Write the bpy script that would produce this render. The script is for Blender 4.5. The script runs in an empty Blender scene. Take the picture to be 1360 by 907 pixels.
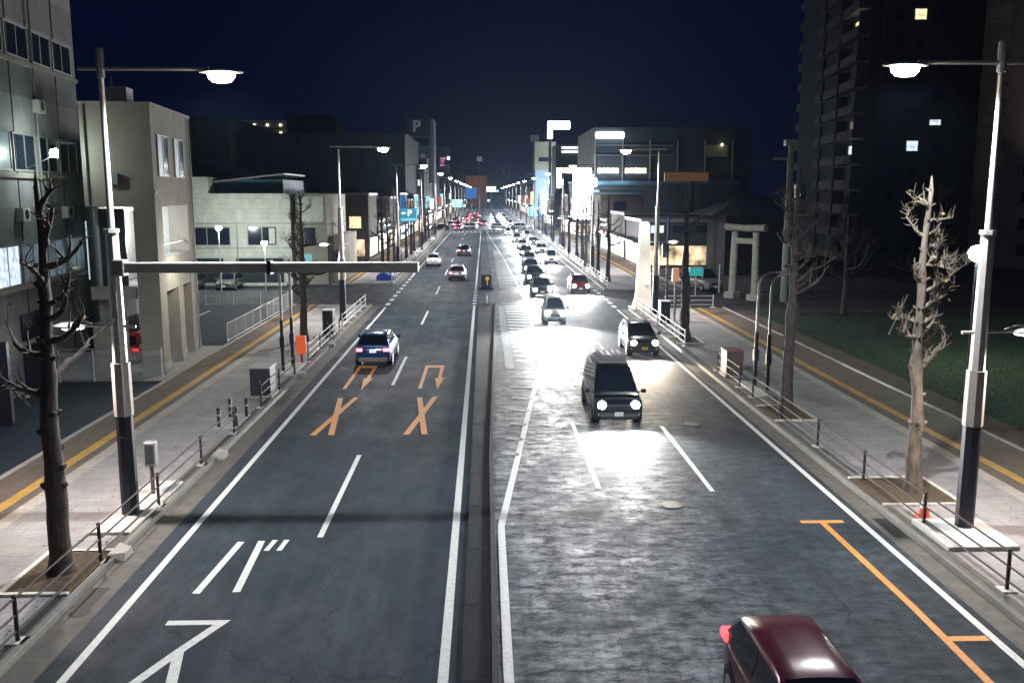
import bpy, bmesh, math, random
from mathutils import Vector, Matrix
R = math.radians
PI = math.pi
sc = bpy.context.scene
COL = sc.collection

# ------------------------------------------------------------------ camera, sky, light, exposure
cam = bpy.data.cameras.new('camera')
camo = bpy.data.objects.new('camera', cam); COL.objects.link(camo)
camo.location = (0, 0, 8.6)
camo.rotation_euler = (R(90 - 9.16), 0, R(-1.718))
cam.sensor_width = 36; cam.lens = 36 * 1218 / 1360
cam.clip_start = 0.1; cam.clip_end = 6000
sc.camera = camo

world = bpy.data.worlds.new('World'); sc.world = world
world.use_nodes = True
wt = world.node_tree; wt.nodes.clear()
sky = wt.nodes.new('ShaderNodeTexSky'); sky.sky_type = 'NISHITA'; sky.sun_disc = False
sky.sun_elevation = R(40); sky.sun_rotation = R(200)
mixc = wt.nodes.new('ShaderNodeMix'); mixc.data_type = 'RGBA'; mixc.blend_type = 'MIX'
mixc.inputs[0].default_value = 0.997                    # night: nearly all of the daylight sky is gone
mixc.inputs[7].default_value = (0.012, 0.050, 0.36, 1)
bgn = wt.nodes.new('ShaderNodeBackground'); bgn.inputs['Strength'].default_value = 0.034
wo = wt.nodes.new('ShaderNodeOutputWorld')
wt.links.new(sky.outputs[0], mixc.inputs[6])
wt.links.new(mixc.outputs[2], bgn.inputs['Color'])
wt.links.new(bgn.outputs[0], wo.inputs['Surface'])

moon = bpy.data.lights.new('moon', 'SUN'); moon.energy = 0.012; moon.angle = R(10); moon.color = (0.7, 0.82, 1)
mo = bpy.data.objects.new('moon', moon); COL.objects.link(mo); mo.rotation_euler = (R(50), 0, R(20))

sc.view_settings.view_transform = 'Standard'
sc.view_settings.look = 'None'
sc.view_settings.gamma = 1
sc.view_settings.exposure = 0.0
sc.render.engine = 'CYCLES'
sc.cycles.use_denoising = True
sc.cycles.max_bounces = 6; sc.cycles.diffuse_bounces = 2; sc.cycles.glossy_bounces = 3
sc.cycles.transmission_bounces = 4; sc.cycles.transparent_max_bounces = 6
sc.cycles.sample_clamp_indirect = 3
sc.cycles.caustics_reflective = False; sc.cycles.caustics_refractive = False

# ------------------------------------------------------------------ materials
MATS = {}
def mat(name, col, rough=0.7, metal=0.0, var=0.25, scale=3.0, bump=0.0, bscale=40.0, spec=0.5, coat=0.0, rvar=0.0, stretch=(1, 1, 1)):
    if name in MATS: return MATS[name]
    m = bpy.data.materials.new(name); MATS[name] = m
    m.use_nodes = True; t = m.node_tree; N = t.nodes; Lk = t.links
    b = N['Principled BSDF']
    b.inputs['Roughness'].default_value = rough; b.inputs['Metallic'].default_value = metal
    b.inputs['Specular IOR Level'].default_value = spec
    b.inputs['Coat Weight'].default_value = coat; b.inputs['Coat Roughness'].default_value = 0.08
    tc = N.new('ShaderNodeTexCoord'); mp = N.new('ShaderNodeMapping'); mp.inputs['Scale'].default_value = stretch
    Lk.new(tc.outputs['Object'], mp.inputs['Vector'])
    n1 = N.new('ShaderNodeTexNoise'); n1.inputs['Scale'].default_value = scale; n1.inputs['Detail'].default_value = 8; n1.inputs['Roughness'].default_value = 0.65
    Lk.new(mp.outputs[0], n1.inputs['Vector'])
    rp = N.new('ShaderNodeValToRGB')
    rp.color_ramp.elements[0].position = 0.3; rp.color_ramp.elements[1].position = 0.7
    rp.color_ramp.elements[0].color = [max(0, c * (1 - var)) for c in col] + [1]
    rp.color_ramp.elements[1].color = [min(1, c * (1 + var)) for c in col] + [1]
    Lk.new(n1.outputs['Fac'], rp.inputs['Fac']); Lk.new(rp.outputs['Color'], b.inputs['Base Color'])
    if rvar:
        mr = N.new('ShaderNodeMapRange'); mr.inputs['From Min'].default_value = 0.3; mr.inputs['From Max'].default_value = 0.7
        mr.inputs['To Min'].default_value = max(0.02, rough - rvar); mr.inputs['To Max'].default_value = min(1, rough + rvar)
        Lk.new(n1.outputs['Fac'], mr.inputs['Value']); Lk.new(mr.outputs[0], b.inputs['Roughness'])
    if bump:
        n2 = N.new('ShaderNodeTexNoise'); n2.inputs['Scale'].default_value = bscale; n2.inputs['Detail'].default_value = 6
        Lk.new(mp.outputs[0], n2.inputs['Vector'])
        bp = N.new('ShaderNodeBump'); bp.inputs['Strength'].default_value = min(1, bump); bp.inputs['Distance'].default_value = 0.02
        Lk.new(n2.outputs['Fac'], bp.inputs['Height']); Lk.new(bp.outputs[0], b.inputs['Normal'])
    return m

def emis(name, col, strength, var=0.0, scale=6.0):
    if name in MATS: return MATS[name]
    m = bpy.data.materials.new(name); MATS[name] = m; m.use_nodes = True
    t = m.node_tree; N = t.nodes; b = N['Principled BSDF']
    b.inputs['Base Color'].default_value = (*[c * 0.5 for c in col], 1); b.inputs['Roughness'].default_value = 0.4
    b.inputs['Emission Color'].default_value = (*col, 1); b.inputs['Emission Strength'].default_value = strength
    if var:
        tc = N.new('ShaderNodeTexCoord'); n = N.new('ShaderNodeTexNoise'); n.inputs['Scale'].default_value = scale; n.inputs['Detail'].default_value = 3
        mr = N.new('ShaderNodeMapRange'); mr.inputs['From Min'].default_value = 0.35; mr.inputs['From Max'].default_value = 0.65
        mr.inputs['To Min'].default_value = strength * (1 - var); mr.inputs['To Max'].default_value = strength * (1 + var)
        t.links.new(tc.outputs['Object'], n.inputs['Vector']); t.links.new(n.outputs['Fac'], mr.inputs['Value'])
        t.links.new(mr.outputs[0], b.inputs['Emission Strength'])
    m.cycles.emission_sampling = 'AUTO' if strength > 8 else 'NONE'
    return m

def asphalt(name, base, rlo, rhi, wear, bmp, cloudy=0.12, glare_grid=0.0, shi=0.45, slo=0.12):
    """Worn asphalt: fine aggregate, wheel-track wear, patched seams; with grid > 0 also glossy cells with glare sheen painted into their albedo, on the oncoming side."""
    m = bpy.data.materials.new(name); MATS[name] = m; m.use_nodes = True
    t = m.node_tree; N = t.nodes; Lk = t.links; b = N['Principled BSDF']
    tc = N.new('ShaderNodeTexCoord')
    def noise(scale, detail, st=(1, 1, 1), rough=0.6, dist=0.0):
        mp = N.new('ShaderNodeMapping'); mp.inputs['Scale'].default_value = st
        n = N.new('ShaderNodeTexNoise'); n.inputs['Scale'].default_value = scale; n.inputs['Detail'].default_value = detail
        n.inputs['Roughness'].default_value = rough; n.inputs['Distortion'].default_value = dist
        Lk.new(tc.outputs['Object'], mp.inputs['Vector']); Lk.new(mp.outputs[0], n.inputs['Vector']); return n.outputs['Fac']
    def rng(s, a, bb, lo, hi):
        r = N.new('ShaderNodeMapRange'); r.inputs['From Min'].default_value = a; r.inputs['From Max'].default_value = bb
        r.inputs['To Min'].default_value = lo; r.inputs['To Max'].default_value = hi; Lk.new(s, r.inputs['Value']); return r.outputs[0]
    def math_(op, a, c):
        n = N.new('ShaderNodeMath'); n.operation = op
        for i, v in enumerate((a, c)):
            if isinstance(v, (int, float)): n.inputs[i].default_value = v
            else: Lk.new(v, n.inputs[i])
        return n.outputs[0]
    cloud = noise(0.22, 5, (1, 0.3, 1)); fine = noise(60, 3); grain = noise(14, 5, (1, 1, 1), 0.7)
    streak = noise(1.2, 4, (2.4, 0.06, 1), 0.6)
    # wheel tracks: a slow wave across the lane
    sx = N.new('ShaderNodeSeparateXYZ'); Lk.new(tc.outputs['Object'], sx.inputs[0])
    track = math_('SINE', math_('MULTIPLY', sx.outputs['X'], 3.7), 0)
    # patch seams and cracks
    vo = N.new('ShaderNodeTexVoronoi'); vo.feature = 'DISTANCE_TO_EDGE'; vo.inputs['Scale'].default_value = 0.22
    mpv = N.new('ShaderNodeMapping'); mpv.inputs['Scale'].default_value = (1, .45, 1); nd = N.new('ShaderNodeTexNoise'); nd.inputs['Scale'].default_value = 1.5; nd.inputs['Detail'].default_value = 6
    ad = N.new('ShaderNodeMix'); ad.data_type = 'RGBA'; ad.blend_type = 'ADD'; ad.inputs[0].default_value = 0.7
    Lk.new(tc.outputs['Object'], mpv.inputs['Vector']); Lk.new(tc.outputs['Object'], nd.inputs['Vector']); Lk.new(mpv.outputs[0], ad.inputs[6]); Lk.new(nd.outputs['Color'], ad.inputs[7]); Lk.new(ad.outputs[2], vo.inputs['Vector'])
    crack = rng(vo.outputs['Distance'], 0.0, 0.006, 0.62, 1.0)
    v = math_('MULTIPLY', rng(cloud, 0.3, 0.7, 1 - cloudy, 1 + cloudy), rng(fine, 0.3, 0.7, 0.75, 1.3))
    v = math_('MULTIPLY', v, rng(grain, 0.3, 0.7, 0.86, 1.16)); v = math_('MULTIPLY', v, rng(streak, 0.35, 0.65, 0.9, 1.12))
    v = math_('MULTIPLY', v, rng(track, -1, 1, 0.93, 1.09)); v = math_('MULTIPLY', v, crack)
    wearn = noise(0.7, 9, (1, .5, 1), 0.75, 0.3)
    v = math_('MULTIPLY', v, rng(wearn, 0.6, 0.72, 1.0, 1.0 + wear))
    gl = math_('MULTIPLY', rng(wearn, 0.42, 0.7, 0.0, 1.0), 0.6)
    if glare_grid:
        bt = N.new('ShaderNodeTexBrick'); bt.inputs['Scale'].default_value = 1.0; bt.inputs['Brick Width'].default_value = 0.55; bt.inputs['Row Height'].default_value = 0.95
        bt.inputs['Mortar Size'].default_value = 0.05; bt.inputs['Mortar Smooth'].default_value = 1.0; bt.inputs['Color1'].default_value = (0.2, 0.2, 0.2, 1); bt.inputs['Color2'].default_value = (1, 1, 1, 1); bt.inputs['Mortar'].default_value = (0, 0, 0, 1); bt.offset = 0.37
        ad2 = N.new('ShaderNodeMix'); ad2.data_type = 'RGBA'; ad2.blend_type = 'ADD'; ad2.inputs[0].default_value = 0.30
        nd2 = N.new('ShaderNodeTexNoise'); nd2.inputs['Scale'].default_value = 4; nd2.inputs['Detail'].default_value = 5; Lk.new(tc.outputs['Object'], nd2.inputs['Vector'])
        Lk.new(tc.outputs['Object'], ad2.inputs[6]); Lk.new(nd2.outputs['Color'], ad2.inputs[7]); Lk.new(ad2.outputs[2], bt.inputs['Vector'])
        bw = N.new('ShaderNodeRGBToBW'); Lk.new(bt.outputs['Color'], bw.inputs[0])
        glare_fleck = noise(2.6, 7, (0.62, 1.15, 1), 0.74, 0.2); big = noise(0.45, 4, (1, .6, 1))
        g = math_('MULTIPLY', rng(bw.outputs[0], 0, 1, 0.55, 1.0), rng(glare_fleck, 0.40, 0.62, 0.0, 1.0)); g = math_('MULTIPLY', g, rng(big, 0.36, 0.58, 0.25, 1.0)); wob = math_('ADD', sx.outputs['X'], math_('MULTIPLY', big, 3.0)); g = math_('MULTIPLY', g, rng(wob, 6.2, 9.0, 1.0, 0.22))
        v = math_('MULTIPLY', v, rng(g, 0, 1, 0.88, 1.0 + glare_grid)); gl = g  # glare of headlights and signs painted in as brighter albedo flecks
    cm = N.new('ShaderNodeMix'); cm.data_type = 'RGBA'; cm.blend_type = 'MULTIPLY'; cm.inputs[0].default_value = 1
    cm.inputs[6].default_value = (*base, 1); Lk.new(v, cm.inputs[7]); Lk.new(cm.outputs[2], b.inputs['Base Color'])
    Lk.new(rng(gl, 0, 1, rhi, rlo), b.inputs['Roughness']); Lk.new(rng(gl, 0, 1, slo, shi), b.inputs['Specular IOR Level'])
    h = math_('ADD', math_('MULTIPLY', fine, 0.35), math_('MULTIPLY', grain, bmp))
    bp = N.new('ShaderNodeBump'); bp.inputs['Strength'].default_value = 0.5; bp.inputs['Distance'].default_value = 0.012
    Lk.new(h, bp.inputs['Height']); Lk.new(bp.outputs[0], b.inputs['Normal'])
    return m

def paint(name, col, wear=0.5):
    m = bpy.data.materials.new(name); MATS[name] = m; m.use_nodes = True
    t = m.node_tree; N = t.nodes; Lk = t.links; b = N['Principled BSDF']; b.inputs['Roughness'].default_value = 0.55
    tc = N.new('ShaderNodeTexCoord'); n = N.new('ShaderNodeTexNoise'); n.inputs['Scale'].default_value = 9; n.inputs['Detail'].default_value = 9; n.inputs['Roughness'].default_value = 0.75
    Lk.new(tc.outputs['Object'], n.inputs['Vector'])
    rp = N.new('ShaderNodeValToRGB'); rp.color_ramp.elements[0].position = 0.5 - 0.16 * (1.6 - wear); rp.color_ramp.elements[1].position = 0.54
    rp.color_ramp.elements[0].color = (*[c * (1 - wear) + 0.05 * wear for c in col], 1); rp.color_ramp.elements[1].color = (*col, 1)
    Lk.new(n.outputs['Fac'], rp.inputs['Fac']); Lk.new(rp.outputs[0], b.inputs['Base Color'])
    return m

def brick(name, c1, c2, mortar, w, h, rough=0.75, scale=1.0, bump=0.4, vertical=False):
    if name in MATS: return MATS[name]
    m = bpy.data.materials.new(name); MATS[name] = m; m.use_nodes = True
    t = m.node_tree; N = t.nodes; Lk = t.links; b = N['Principled BSDF']; b.inputs['Roughness'].default_value = rough
    tc = N.new('ShaderNodeTexCoord'); mp = N.new('ShaderNodeMapping')
    if vertical: mp.inputs['Rotation'].default_value = (R(90), 0, 0)
    Lk.new(tc.outputs['Object'], mp.inputs['Vector'])
    bt = N.new('ShaderNodeTexBrick'); bt.inputs['Scale'].default_value = scale
    bt.inputs['Color1'].default_value = (*c1, 1); bt.inputs['Color2'].default_value = (*c2, 1); bt.inputs['Mortar'].default_value = (*mortar, 1)
    bt.inputs['Brick Width'].default_value = w; bt.inputs['Row Height'].default_value = h; bt.inputs['Mortar Size'].default_value = 0.008
    Lk.new(mp.outputs[0], bt.inputs['Vector'])
    n = N.new('ShaderNodeTexNoise'); n.inputs['Scale'].default_value = 0.9; n.inputs['Detail'].default_value = 9; n.inputs['Roughness'].default_value = 0.78
    Lk.new(tc.outputs['Object'], n.inputs['Vector'])
    mr = N.new('ShaderNodeMapRange'); mr.inputs['From Min'].default_value = 0.3; mr.inputs['From Max'].default_value = 0.7; mr.inputs['To Min'].default_value = 0.7; mr.inputs['To Max'].default_value = 1.2
    Lk.new(n.outputs['Fac'], mr.inputs['Value'])
    cm = N.new('ShaderNodeMix'); cm.data_type = 'RGBA'; cm.blend_type = 'MULTIPLY'; cm.inputs[0].default_value = 1
    Lk.new(bt.outputs['Color'], cm.inputs[6]); Lk.new(mr.outputs[0], cm.inputs[7]); Lk.new(cm.outputs[2], b.inputs['Base Color'])
    bp = N.new('ShaderNodeBump'); bp.inputs['Strength'].default_value = bump; bp.inputs['Distance'].default_value = 0.01; bp.invert = True
    Lk.new(bt.outputs['Fac'], bp.inputs['Height']); Lk.new(bp.outputs[0], b.inputs['Normal'])
    return m

M_asphL = asphalt('asphalt_left', (0.031, 0.041, 0.053), 0.5, 0.7, 0.5, 0.4, 0.16)
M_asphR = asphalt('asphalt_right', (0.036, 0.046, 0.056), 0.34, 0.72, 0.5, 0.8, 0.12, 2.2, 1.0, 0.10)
M_asphS = asphalt('asphalt_side', (0.045, 0.047, 0.052), 0.55, 0.8, 0.4, 0.4)
M_white = paint('white_paint', (0.72, 0.74, 0.72), 0.35)
M_whiteworn = paint('worn_white_paint', (0.5, 0.52, 0.5), 0.8)
M_orange = paint('orange_paint', (0.80, 0.34, 0.08), 0.4)
M_pave = brick('pavement_slabs', (0.29, 0.28, 0.28), (0.32, 0.31, 0.31), (0.13, 0.125, 0.125), 0.9, 0.6, 0.7, 1.0, 0.3)
M_pavebrown = brick('brown_pavers', (0.15, 0.115, 0.09), (0.19, 0.15, 0.12), (0.09, 0.08, 0.07), 0.2, 0.1, 0.75, 1.0, 0.4)
M_strip = brick('pale_pavers', (0.42, 0.38, 0.34), (0.47, 0.43, 0.39), (0.25, 0.24, 0.22), 0.3, 0.3, 0.7)
M_tact = brick('yellow_tactile', (0.52, 0.31, 0.07), (0.58, 0.36, 0.09), (0.3, 0.2, 0.06), 0.3, 0.3, 0.65)
M_kerb = brick('kerb_stone', (0.20, 0.20, 0.185), (0.25, 0.245, 0.225), (0.06, 0.06, 0.055), 0.62, 3, 0.8)
M_gutter = mat('gutter_concrete', (0.105, 0.098, 0.085), 0.7, var=0.35, scale=2.5, bump=0.4)
M_conc = mat('concrete', (0.36, 0.35, 0.33), 0.8, var=0.2, scale=2, bump=0.4)
M_conc_white = mat('white_concrete', (0.62, 0.61, 0.58), 0.75, var=0.15, scale=3, bump=0.3)
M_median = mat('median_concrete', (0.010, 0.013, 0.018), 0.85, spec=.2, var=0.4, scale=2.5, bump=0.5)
M_soil = mat('soil', (0.085, 0.06, 0.035), 0.95, var=0.5, scale=9, bump=1, bscale=25)
M_dirt = mat('planting_dirt', (0.10, 0.075, 0.055), 0.9, var=0.4, scale=4, bump=0.6)
M_lawn = mat('lawn', (0.024, 0.046, 0.022), 0.95, var=0.5, scale=1.2, bump=1, bscale=30)
M_ground = mat('dark_ground', (0.045, 0.045, 0.045), 0.9, var=0.4, scale=0.3)
M_lot = mat('lot_asphalt', (0.022, 0.034, 0.048), 0.8, var=0.3, scale=1.2, bump=0.3)
M_pole = mat('galvanised_pole', (0.60, 0.58, 0.55), 0.45, 0.25, var=0.12, scale=5)
M_polewarm = mat('pole_sleeve', (0.44, 0.40, 0.38), 0.55, 0.1, var=0.12, scale=5)
M_poledark = mat('pole_navy', (0.016, 0.020, 0.034), 0.5, 0.1, var=0.25, scale=6)
M_metal = mat('grey_metal', (0.33, 0.33, 0.34), 0.5, 0.4, var=0.15, scale=6)
M_rail = mat('rail_brown', (0.030, 0.026, 0.03), 0.65, 0.0, var=0.2, scale=10)
M_railw = mat('white_rail', (0.62, 0.63, 0.64), 0.45, 0.1, var=0.12, scale=8)
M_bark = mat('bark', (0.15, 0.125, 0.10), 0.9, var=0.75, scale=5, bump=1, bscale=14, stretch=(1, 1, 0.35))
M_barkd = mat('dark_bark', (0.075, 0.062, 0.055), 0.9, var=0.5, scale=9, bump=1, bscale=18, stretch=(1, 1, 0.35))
M_leaf = mat('dry_leaf', (0.16, 0.125, 0.05), 0.8, var=0.4, scale=4)
M_darkleaf = mat('dark_leaf', (0.035, 0.055, 0.03), 0.9, var=0.4, scale=2)
M_black = mat('black_plastic', (0.012, 0.012, 0.014), 0.45, var=0.2)
M_tyre = mat('tyre_rubber', (0.015, 0.015, 0.016), 0.85, var=0.3, scale=20)
M_rim = mat('wheel_rim', (0.45, 0.45, 0.47), 0.3, 0.8, var=0.1)
M_glass = mat('car_glass', (0.008, 0.011, 0.02), 0.06, var=0.2, spec=0.6)
M_win = mat('dark_window', (0.02, 0.03, 0.05), 0.12, var=0.4, scale=1.0, spec=0.7)
M_frame = mat('window_frame', (0.36, 0.36, 0.36), 0.5, 0.2, var=0.1)
M_plate = mat('number_plate', (0.75, 0.75, 0.72), 0.5, var=0.1)
M_plateY = mat('yellow_plate', (0.75, 0.5, 0.05), 0.5, var=0.1)
M_wallg = brick('grey_panel_wall', (0.31, 0.33, 0.33), (0.33, 0.35, 0.35), (0.22, 0.235, 0.24), 2.7, 1.6, 0.85, 1.0, 0.2, True)
M_beige = mat('beige_render', (0.34, 0.32, 0.27), 0.85, var=0.14, scale=0.9, bump=0.3)
M_cream = brick('cream_siding', (0.60, 0.61, 0.56), (0.63, 0.64, 0.59), (0.35, 0.36, 0.33), 3.4, 0.45, 0.8, 1.0, 0.2, True)
M_bluetin = mat('blue_tin', (0.05, 0.11, 0.17), 0.5, 0.2, var=0.25, scale=2)
M_darkbld = mat('dark_building', (0.055, 0.07, 0.085), 0.85, var=0.25, scale=0.15)
M_tower = mat('tower_tile', (0.030, 0.036, 0.048), 0.8, var=0.2, scale=0.4)
M_towerbeige = mat('tower_beige', (0.32, 0.27, 0.24), 0.8, var=0.2, scale=0.4)
M_stone = mat('granite', (0.34, 0.33, 0.30), 0.8, var=0.25, scale=3, bump=0.5)
M_pink = mat('red_box_paint', (0.75, 0.10, 0.04), 0.4, var=0.1)
M_redpaint = mat('red_paint', (0.45, 0.02, 0.02), 0.4, var=0.2)
M_bluetarp = mat('blue_tarp', (0.03, 0.08, 0.5), 0.5, var=0.3)
M_iron = mat('manhole_iron', (0.03, 0.03, 0.032), 0.5, 0.5, var=0.4, scale=12, bump=0.6)
M_cab = mat('cabinet_paint', (0.035, 0.04, 0.048), 0.5, 0.1, var=0.2, scale=2)
M_cabtop = mat('cabinet_top', (0.42, 0.42, 0.41), 0.5, var=0.15)
E_lamp = emis('lamp_glow', (1.0, 0.93, 0.80), 90)
E_lampfar = emis('lamp_glow_far', (1.0, 0.95, 0.88), 80)
E_ped = emis('pedestrian_lamp_glow', (1.0, 0.88, 0.82), 6)
E_head = emis('headlight_glow', (1.0, 0.97, 0.92), 70)
E_headwarm = emis('headlight_warm', (1.0, 0.86, 0.66), 50)
E_tail = emis('tail_glow', (1.0, 0.05, 0.08), 9)
E_tailhot = emis('tail_hot', (1.0, 0.42, 0.42), 14)
E_taildim = emis('tail_dim', (1.0, 0.03, 0.04), 1.1)
E_led = emis('led_white', (0.82, 0.92, 1.0), 14)
E_sign = emis('white_sign', (0.85, 0.95, 1.0), 5)
E_winw = emis('lit_window_warm', (1.0, 0.74, 0.42), 1.3, 0.4, 3)
E_winc = emis('lit_window_cool', (0.72, 0.84, 1.0), 1.0, 0.4, 3)
E_wind = emis('lit_window_dim', (0.7, 0.6, 0.5), 0.16, 0.4, 2)
E_shopw = emis('shop_warm', (1.0, 0.74, 0.45), 0.9, 0.9, 0.7)
E_shopc = emis('shop_cool', (0.75, 0.90, 1.0), 0.9, 0.9, 0.7)
E_teal = emis('sign_teal', (0.02, 0.14, 0.20), 0.9)
E_cyan = emis('sign_cyan', (0.4, 0.85, 0.95), 1.0)
E_blue = emis('sign_blue', (0.04, 0.22, 0.6), 0.55)
E_pinks = emis('sign_pink', (1.0, 0.35, 0.7), 1.0)
E_red = emis('sign_red', (1.0, 0.08, 0.12), 0.5)
E_amber = emis('amber_wall', (0.50, 0.24, 0.11), 0.14)
E_green = emis('signal_green', (0.2, 1.0, 0.75), 10)
E_bulb = emis('bulb_warm', (1.0, 0.8, 0.45), 8)
E_panel = emis('lit_panel', (1.0, 0.42, 0.22), 0.45)
E_park = emis('park_lamp_glow', (0.85, 1.0, 0.9), 120)
E_strip = emis('strip_light', (1.0, 0.93, 0.72), 2.5, 0.5, 1.5)
E_ptext = emis('sign_letter', (0.75, 0.85, 0.95), 0.9)
E_ptextdim = emis('sign_letter_dim', (0.55, 0.65, 0.8), 0.12)
E_yel = emis('marker_yellow', (1.0, 0.72, 0.1), 0.3)

# ------------------------------------------------------------------ mesh helpers
class MB:
    def __init__(s): s.v = []; s.f = []; s.M = Matrix.Identity(4)
    def add(s, vs, fs):
        n = len(s.v); s.v += [tuple(s.M @ Vector(p)) for p in vs]; s.f += [[i + n for i in f] for f in fs]; return s
    def box(s, x0, x1, y0, y1, z0, z1, c=0.0):
        if c <= 0:
            return s.add([(x0, y0, z0), (x1, y0, z0), (x1, y1, z0), (x0, y1, z0), (x0, y0, z1), (x1, y0, z1), (x1, y1, z1), (x0, y1, z1)],
                         [(3, 2, 1, 0), (4, 5, 6, 7), (0, 1, 5, 4), (1, 2, 6, 5), (2, 3, 7, 6), (3, 0, 4, 7)])
        def ring(d, z): 
            e = c - d if d < c else 0
            return [(x0 + d + e, y0 + d, z), (x1 - d - e, y0 + d, z), (x1 - d, y0 + d + e, z), (x1 - d, y1 - d - e, z),
                    (x1 - d - e, y1 - d, z), (x0 + d + e, y1 - d, z), (x0 + d, y1 - d - e, z), (x0 + d, y0 + d + e, z)]
        return s.loft([ring(c * .6, z0), ring(0, z0 + c), ring(0, z1 - c), ring(c * .6, z1)])
    def loft(s, rings, caps=True, closed=True):
        n = len(rings[0]); vs = [p for r in rings for p in r]; fs = []
        for i in range(len(rings) - 1):
            for j in range(n if closed else n - 1):
                k = (j + 1) % n
                fs.append((i * n + j, i * n + k, (i + 1) * n + k, (i + 1) * n + j))
        if caps:
            fs.append(tuple(range(n - 1, -1, -1))); fs.append(tuple((len(rings) - 1) * n + j for j in range(n)))
        return s.add(vs, fs)
    def tube(s, pts, rad, n=8, caps=True):
        pts = [Vector(p) for p in pts]; rings = []
        if not hasattr(rad, '__len__'): rad = [rad] * len(pts)
        up = Vector((0, 0, 1)); prev = None
        for i, p in enumerate(pts):
            d = (pts[min(i + 1, len(pts) - 1)] - pts[max(i - 1, 0)]).normalized()
            if prev is None:
                a = d.cross(up) if abs(d.z) < 0.95 else d.cross(Vector((0, 1, 0)))
            else: a = prev - d * prev.dot(d)
            a.normalize(); prev = a; b = d.cross(a)
            rings.append([tuple(p + (a * math.cos(2 * PI * k / n) + b * math.sin(2 * PI * k / n)) * rad[i]) for k in range(n)])
        return s.loft(rings, caps)
    def lathe(s, prof, cx=0, cy=0, n=16, axis='z'):
        rings = []
        for r, z in prof:
            if axis == 'z': rings.append([(cx + r * math.cos(2 * PI * k / n), cy + r * math.sin(2 * PI * k / n), z) for k in range(n)])
            elif axis == 'x': rings.append([(z, cx + r * math.cos(2 * PI * k / n), cy + r * math.sin(2 * PI * k / n)) for k in range(n)])
            else: rings.append([(cx + r * math.cos(2 * PI * k / n), z, cy + r * math.sin(2 * PI * k / n)) for k in range(n)])
        return s.loft(rings)
    def quad(s, pts): return s.add(pts, [tuple(range(len(pts)))])
    def build(s, name, m, parent=None, smooth=None, loc=None):
        me = bpy.data.meshes.new(name); me.from_pydata(s.v, [], s.f); me.validate()
        bm = bmesh.new(); bm.from_mesh(me); bmesh.ops.recalc_face_normals(bm, faces=bm.faces); bm.to_mesh(me); bm.free()
        if smooth:
            me.shade_smooth(); me.set_sharp_from_angle(angle=R(smooth))
        me.materials.append(m)
        o = bpy.data.objects.new(name, me); COL.objects.link(o)
        if parent: o.parent = parent
        if loc: o.location = loc
        return o
def box(name, m, parent, x0, x1, y0, y1, z0, z1, c=0.0): return MB().box(x0, x1, y0, y1, z0, z1, c).build(name, m, parent)

def tag(o, label=None, cat=None, group=None, kind=None):
    if label: o['label'] = label
    if cat: o['category'] = cat
    if group: o['group'] = group
    if kind: o['kind'] = kind
    return o
def thing(name, label, cat, loc=(0, 0, 0), rz=0, group=None):
    o = bpy.data.objects.new(name, None); COL.objects.link(o); o.location = loc; o.rotation_euler = (0, 0, rz); o.empty_display_size = 0.2
    return tag(o, label, cat, group)
KIDS = {}
def dup(root, loc, rz=0, label=None, scale=None):
    def cp(o, par):
        c = o.copy(); COL.objects.link(c)
        if par: c.parent = par
        for ch in o.children: cp(ch, c)
        return c
    r = cp(root, None); r.location = loc; r.rotation_euler = (0, 0, rz)
    if label: r['label'] = label
    if scale: r.scale = scale
    return r
def spot(name, parent, loc, aim, power, cone=150, blend=0.6, col=(1, .93, .82), rad=0.12):
    l = bpy.data.lights.new(name, 'SPOT'); l.energy = power; l.spot_size = R(cone); l.spot_blend = blend; l.color = col; l.shadow_soft_size = rad
    o = bpy.data.objects.new(name, l); COL.objects.link(o)
    if parent: o.parent = parent
    o.location = loc; o.rotation_euler = Vector(aim).to_track_quat('-Z', 'Y').to_euler()
    return o
def point(name, parent, loc, power, col=(1, 1, 1), rad=0.15):
    l = bpy.data.lights.new(name, 'POINT'); l.energy = power; l.color = col; l.shadow_soft_size = rad
    o = bpy.data.objects.new(name, l); COL.objects.link(o)
    if parent: o.parent = parent
    o.location = loc; return o
def struct(o, label=None):
    o['kind'] = 'structure'
    if label: o['label'] = label
    return o
ORD = ['first', 'second', 'third', 'fourth', 'fifth', 'sixth', 'seventh', 'eighth', 'ninth', 'tenth', 'eleventh', 'twelfth', 'thirteenth', 'fourteenth', 'fifteenth', 'sixteenth',
       'seventeenth', 'eighteenth', 'nineteenth', 'twentieth']

# ------------------------------------------------------------------ ground, roads, pavements
def sheet(name, m, pts, z, parent=None):
    return MB().quad([(x, y, z) for x, y in pts]).build(name, m, parent)
def rect(name, m, x0, x1, y0, y1, z, parent=None): return sheet(name, m, [(x0, y0), (x1, y0), (x1, y1), (x0, y1)], z, parent)
struct(rect('ground', M_ground, -1800, 1800, -200, 3500, -0.03))
road = struct(rect('road', M_asphL, -8.75, 0.1, -30, 1200, 0.0))
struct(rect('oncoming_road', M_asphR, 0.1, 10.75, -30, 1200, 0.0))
struct(rect('side_street', M_asphS, -90, -8.75, 71.5, 87, -0.004))
struct(rect('side_street', M_asphS, 10.75, 100, 68.5, 81, -0.004))
struct(rect('cross_street', M_asphS, -120, -8.75, 214, 234, -0.004))
struct(rect('cross_street', M_asphS, 10.75, 120, 214, 234, -0.004))
struct(rect('gutter', M_gutter, -8.75, -8.08, -30, 71, 0.004)); struct(rect('gutter', M_gutter, 10.2, 10.75, -30, 68, 0.004))
struct(rect('gutter', M_gutter, -8.75, -8.08, 88, 214, 0.004)); struct(rect('gutter', M_gutter, 10.2, 10.75, 82, 214, 0.004))

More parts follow.
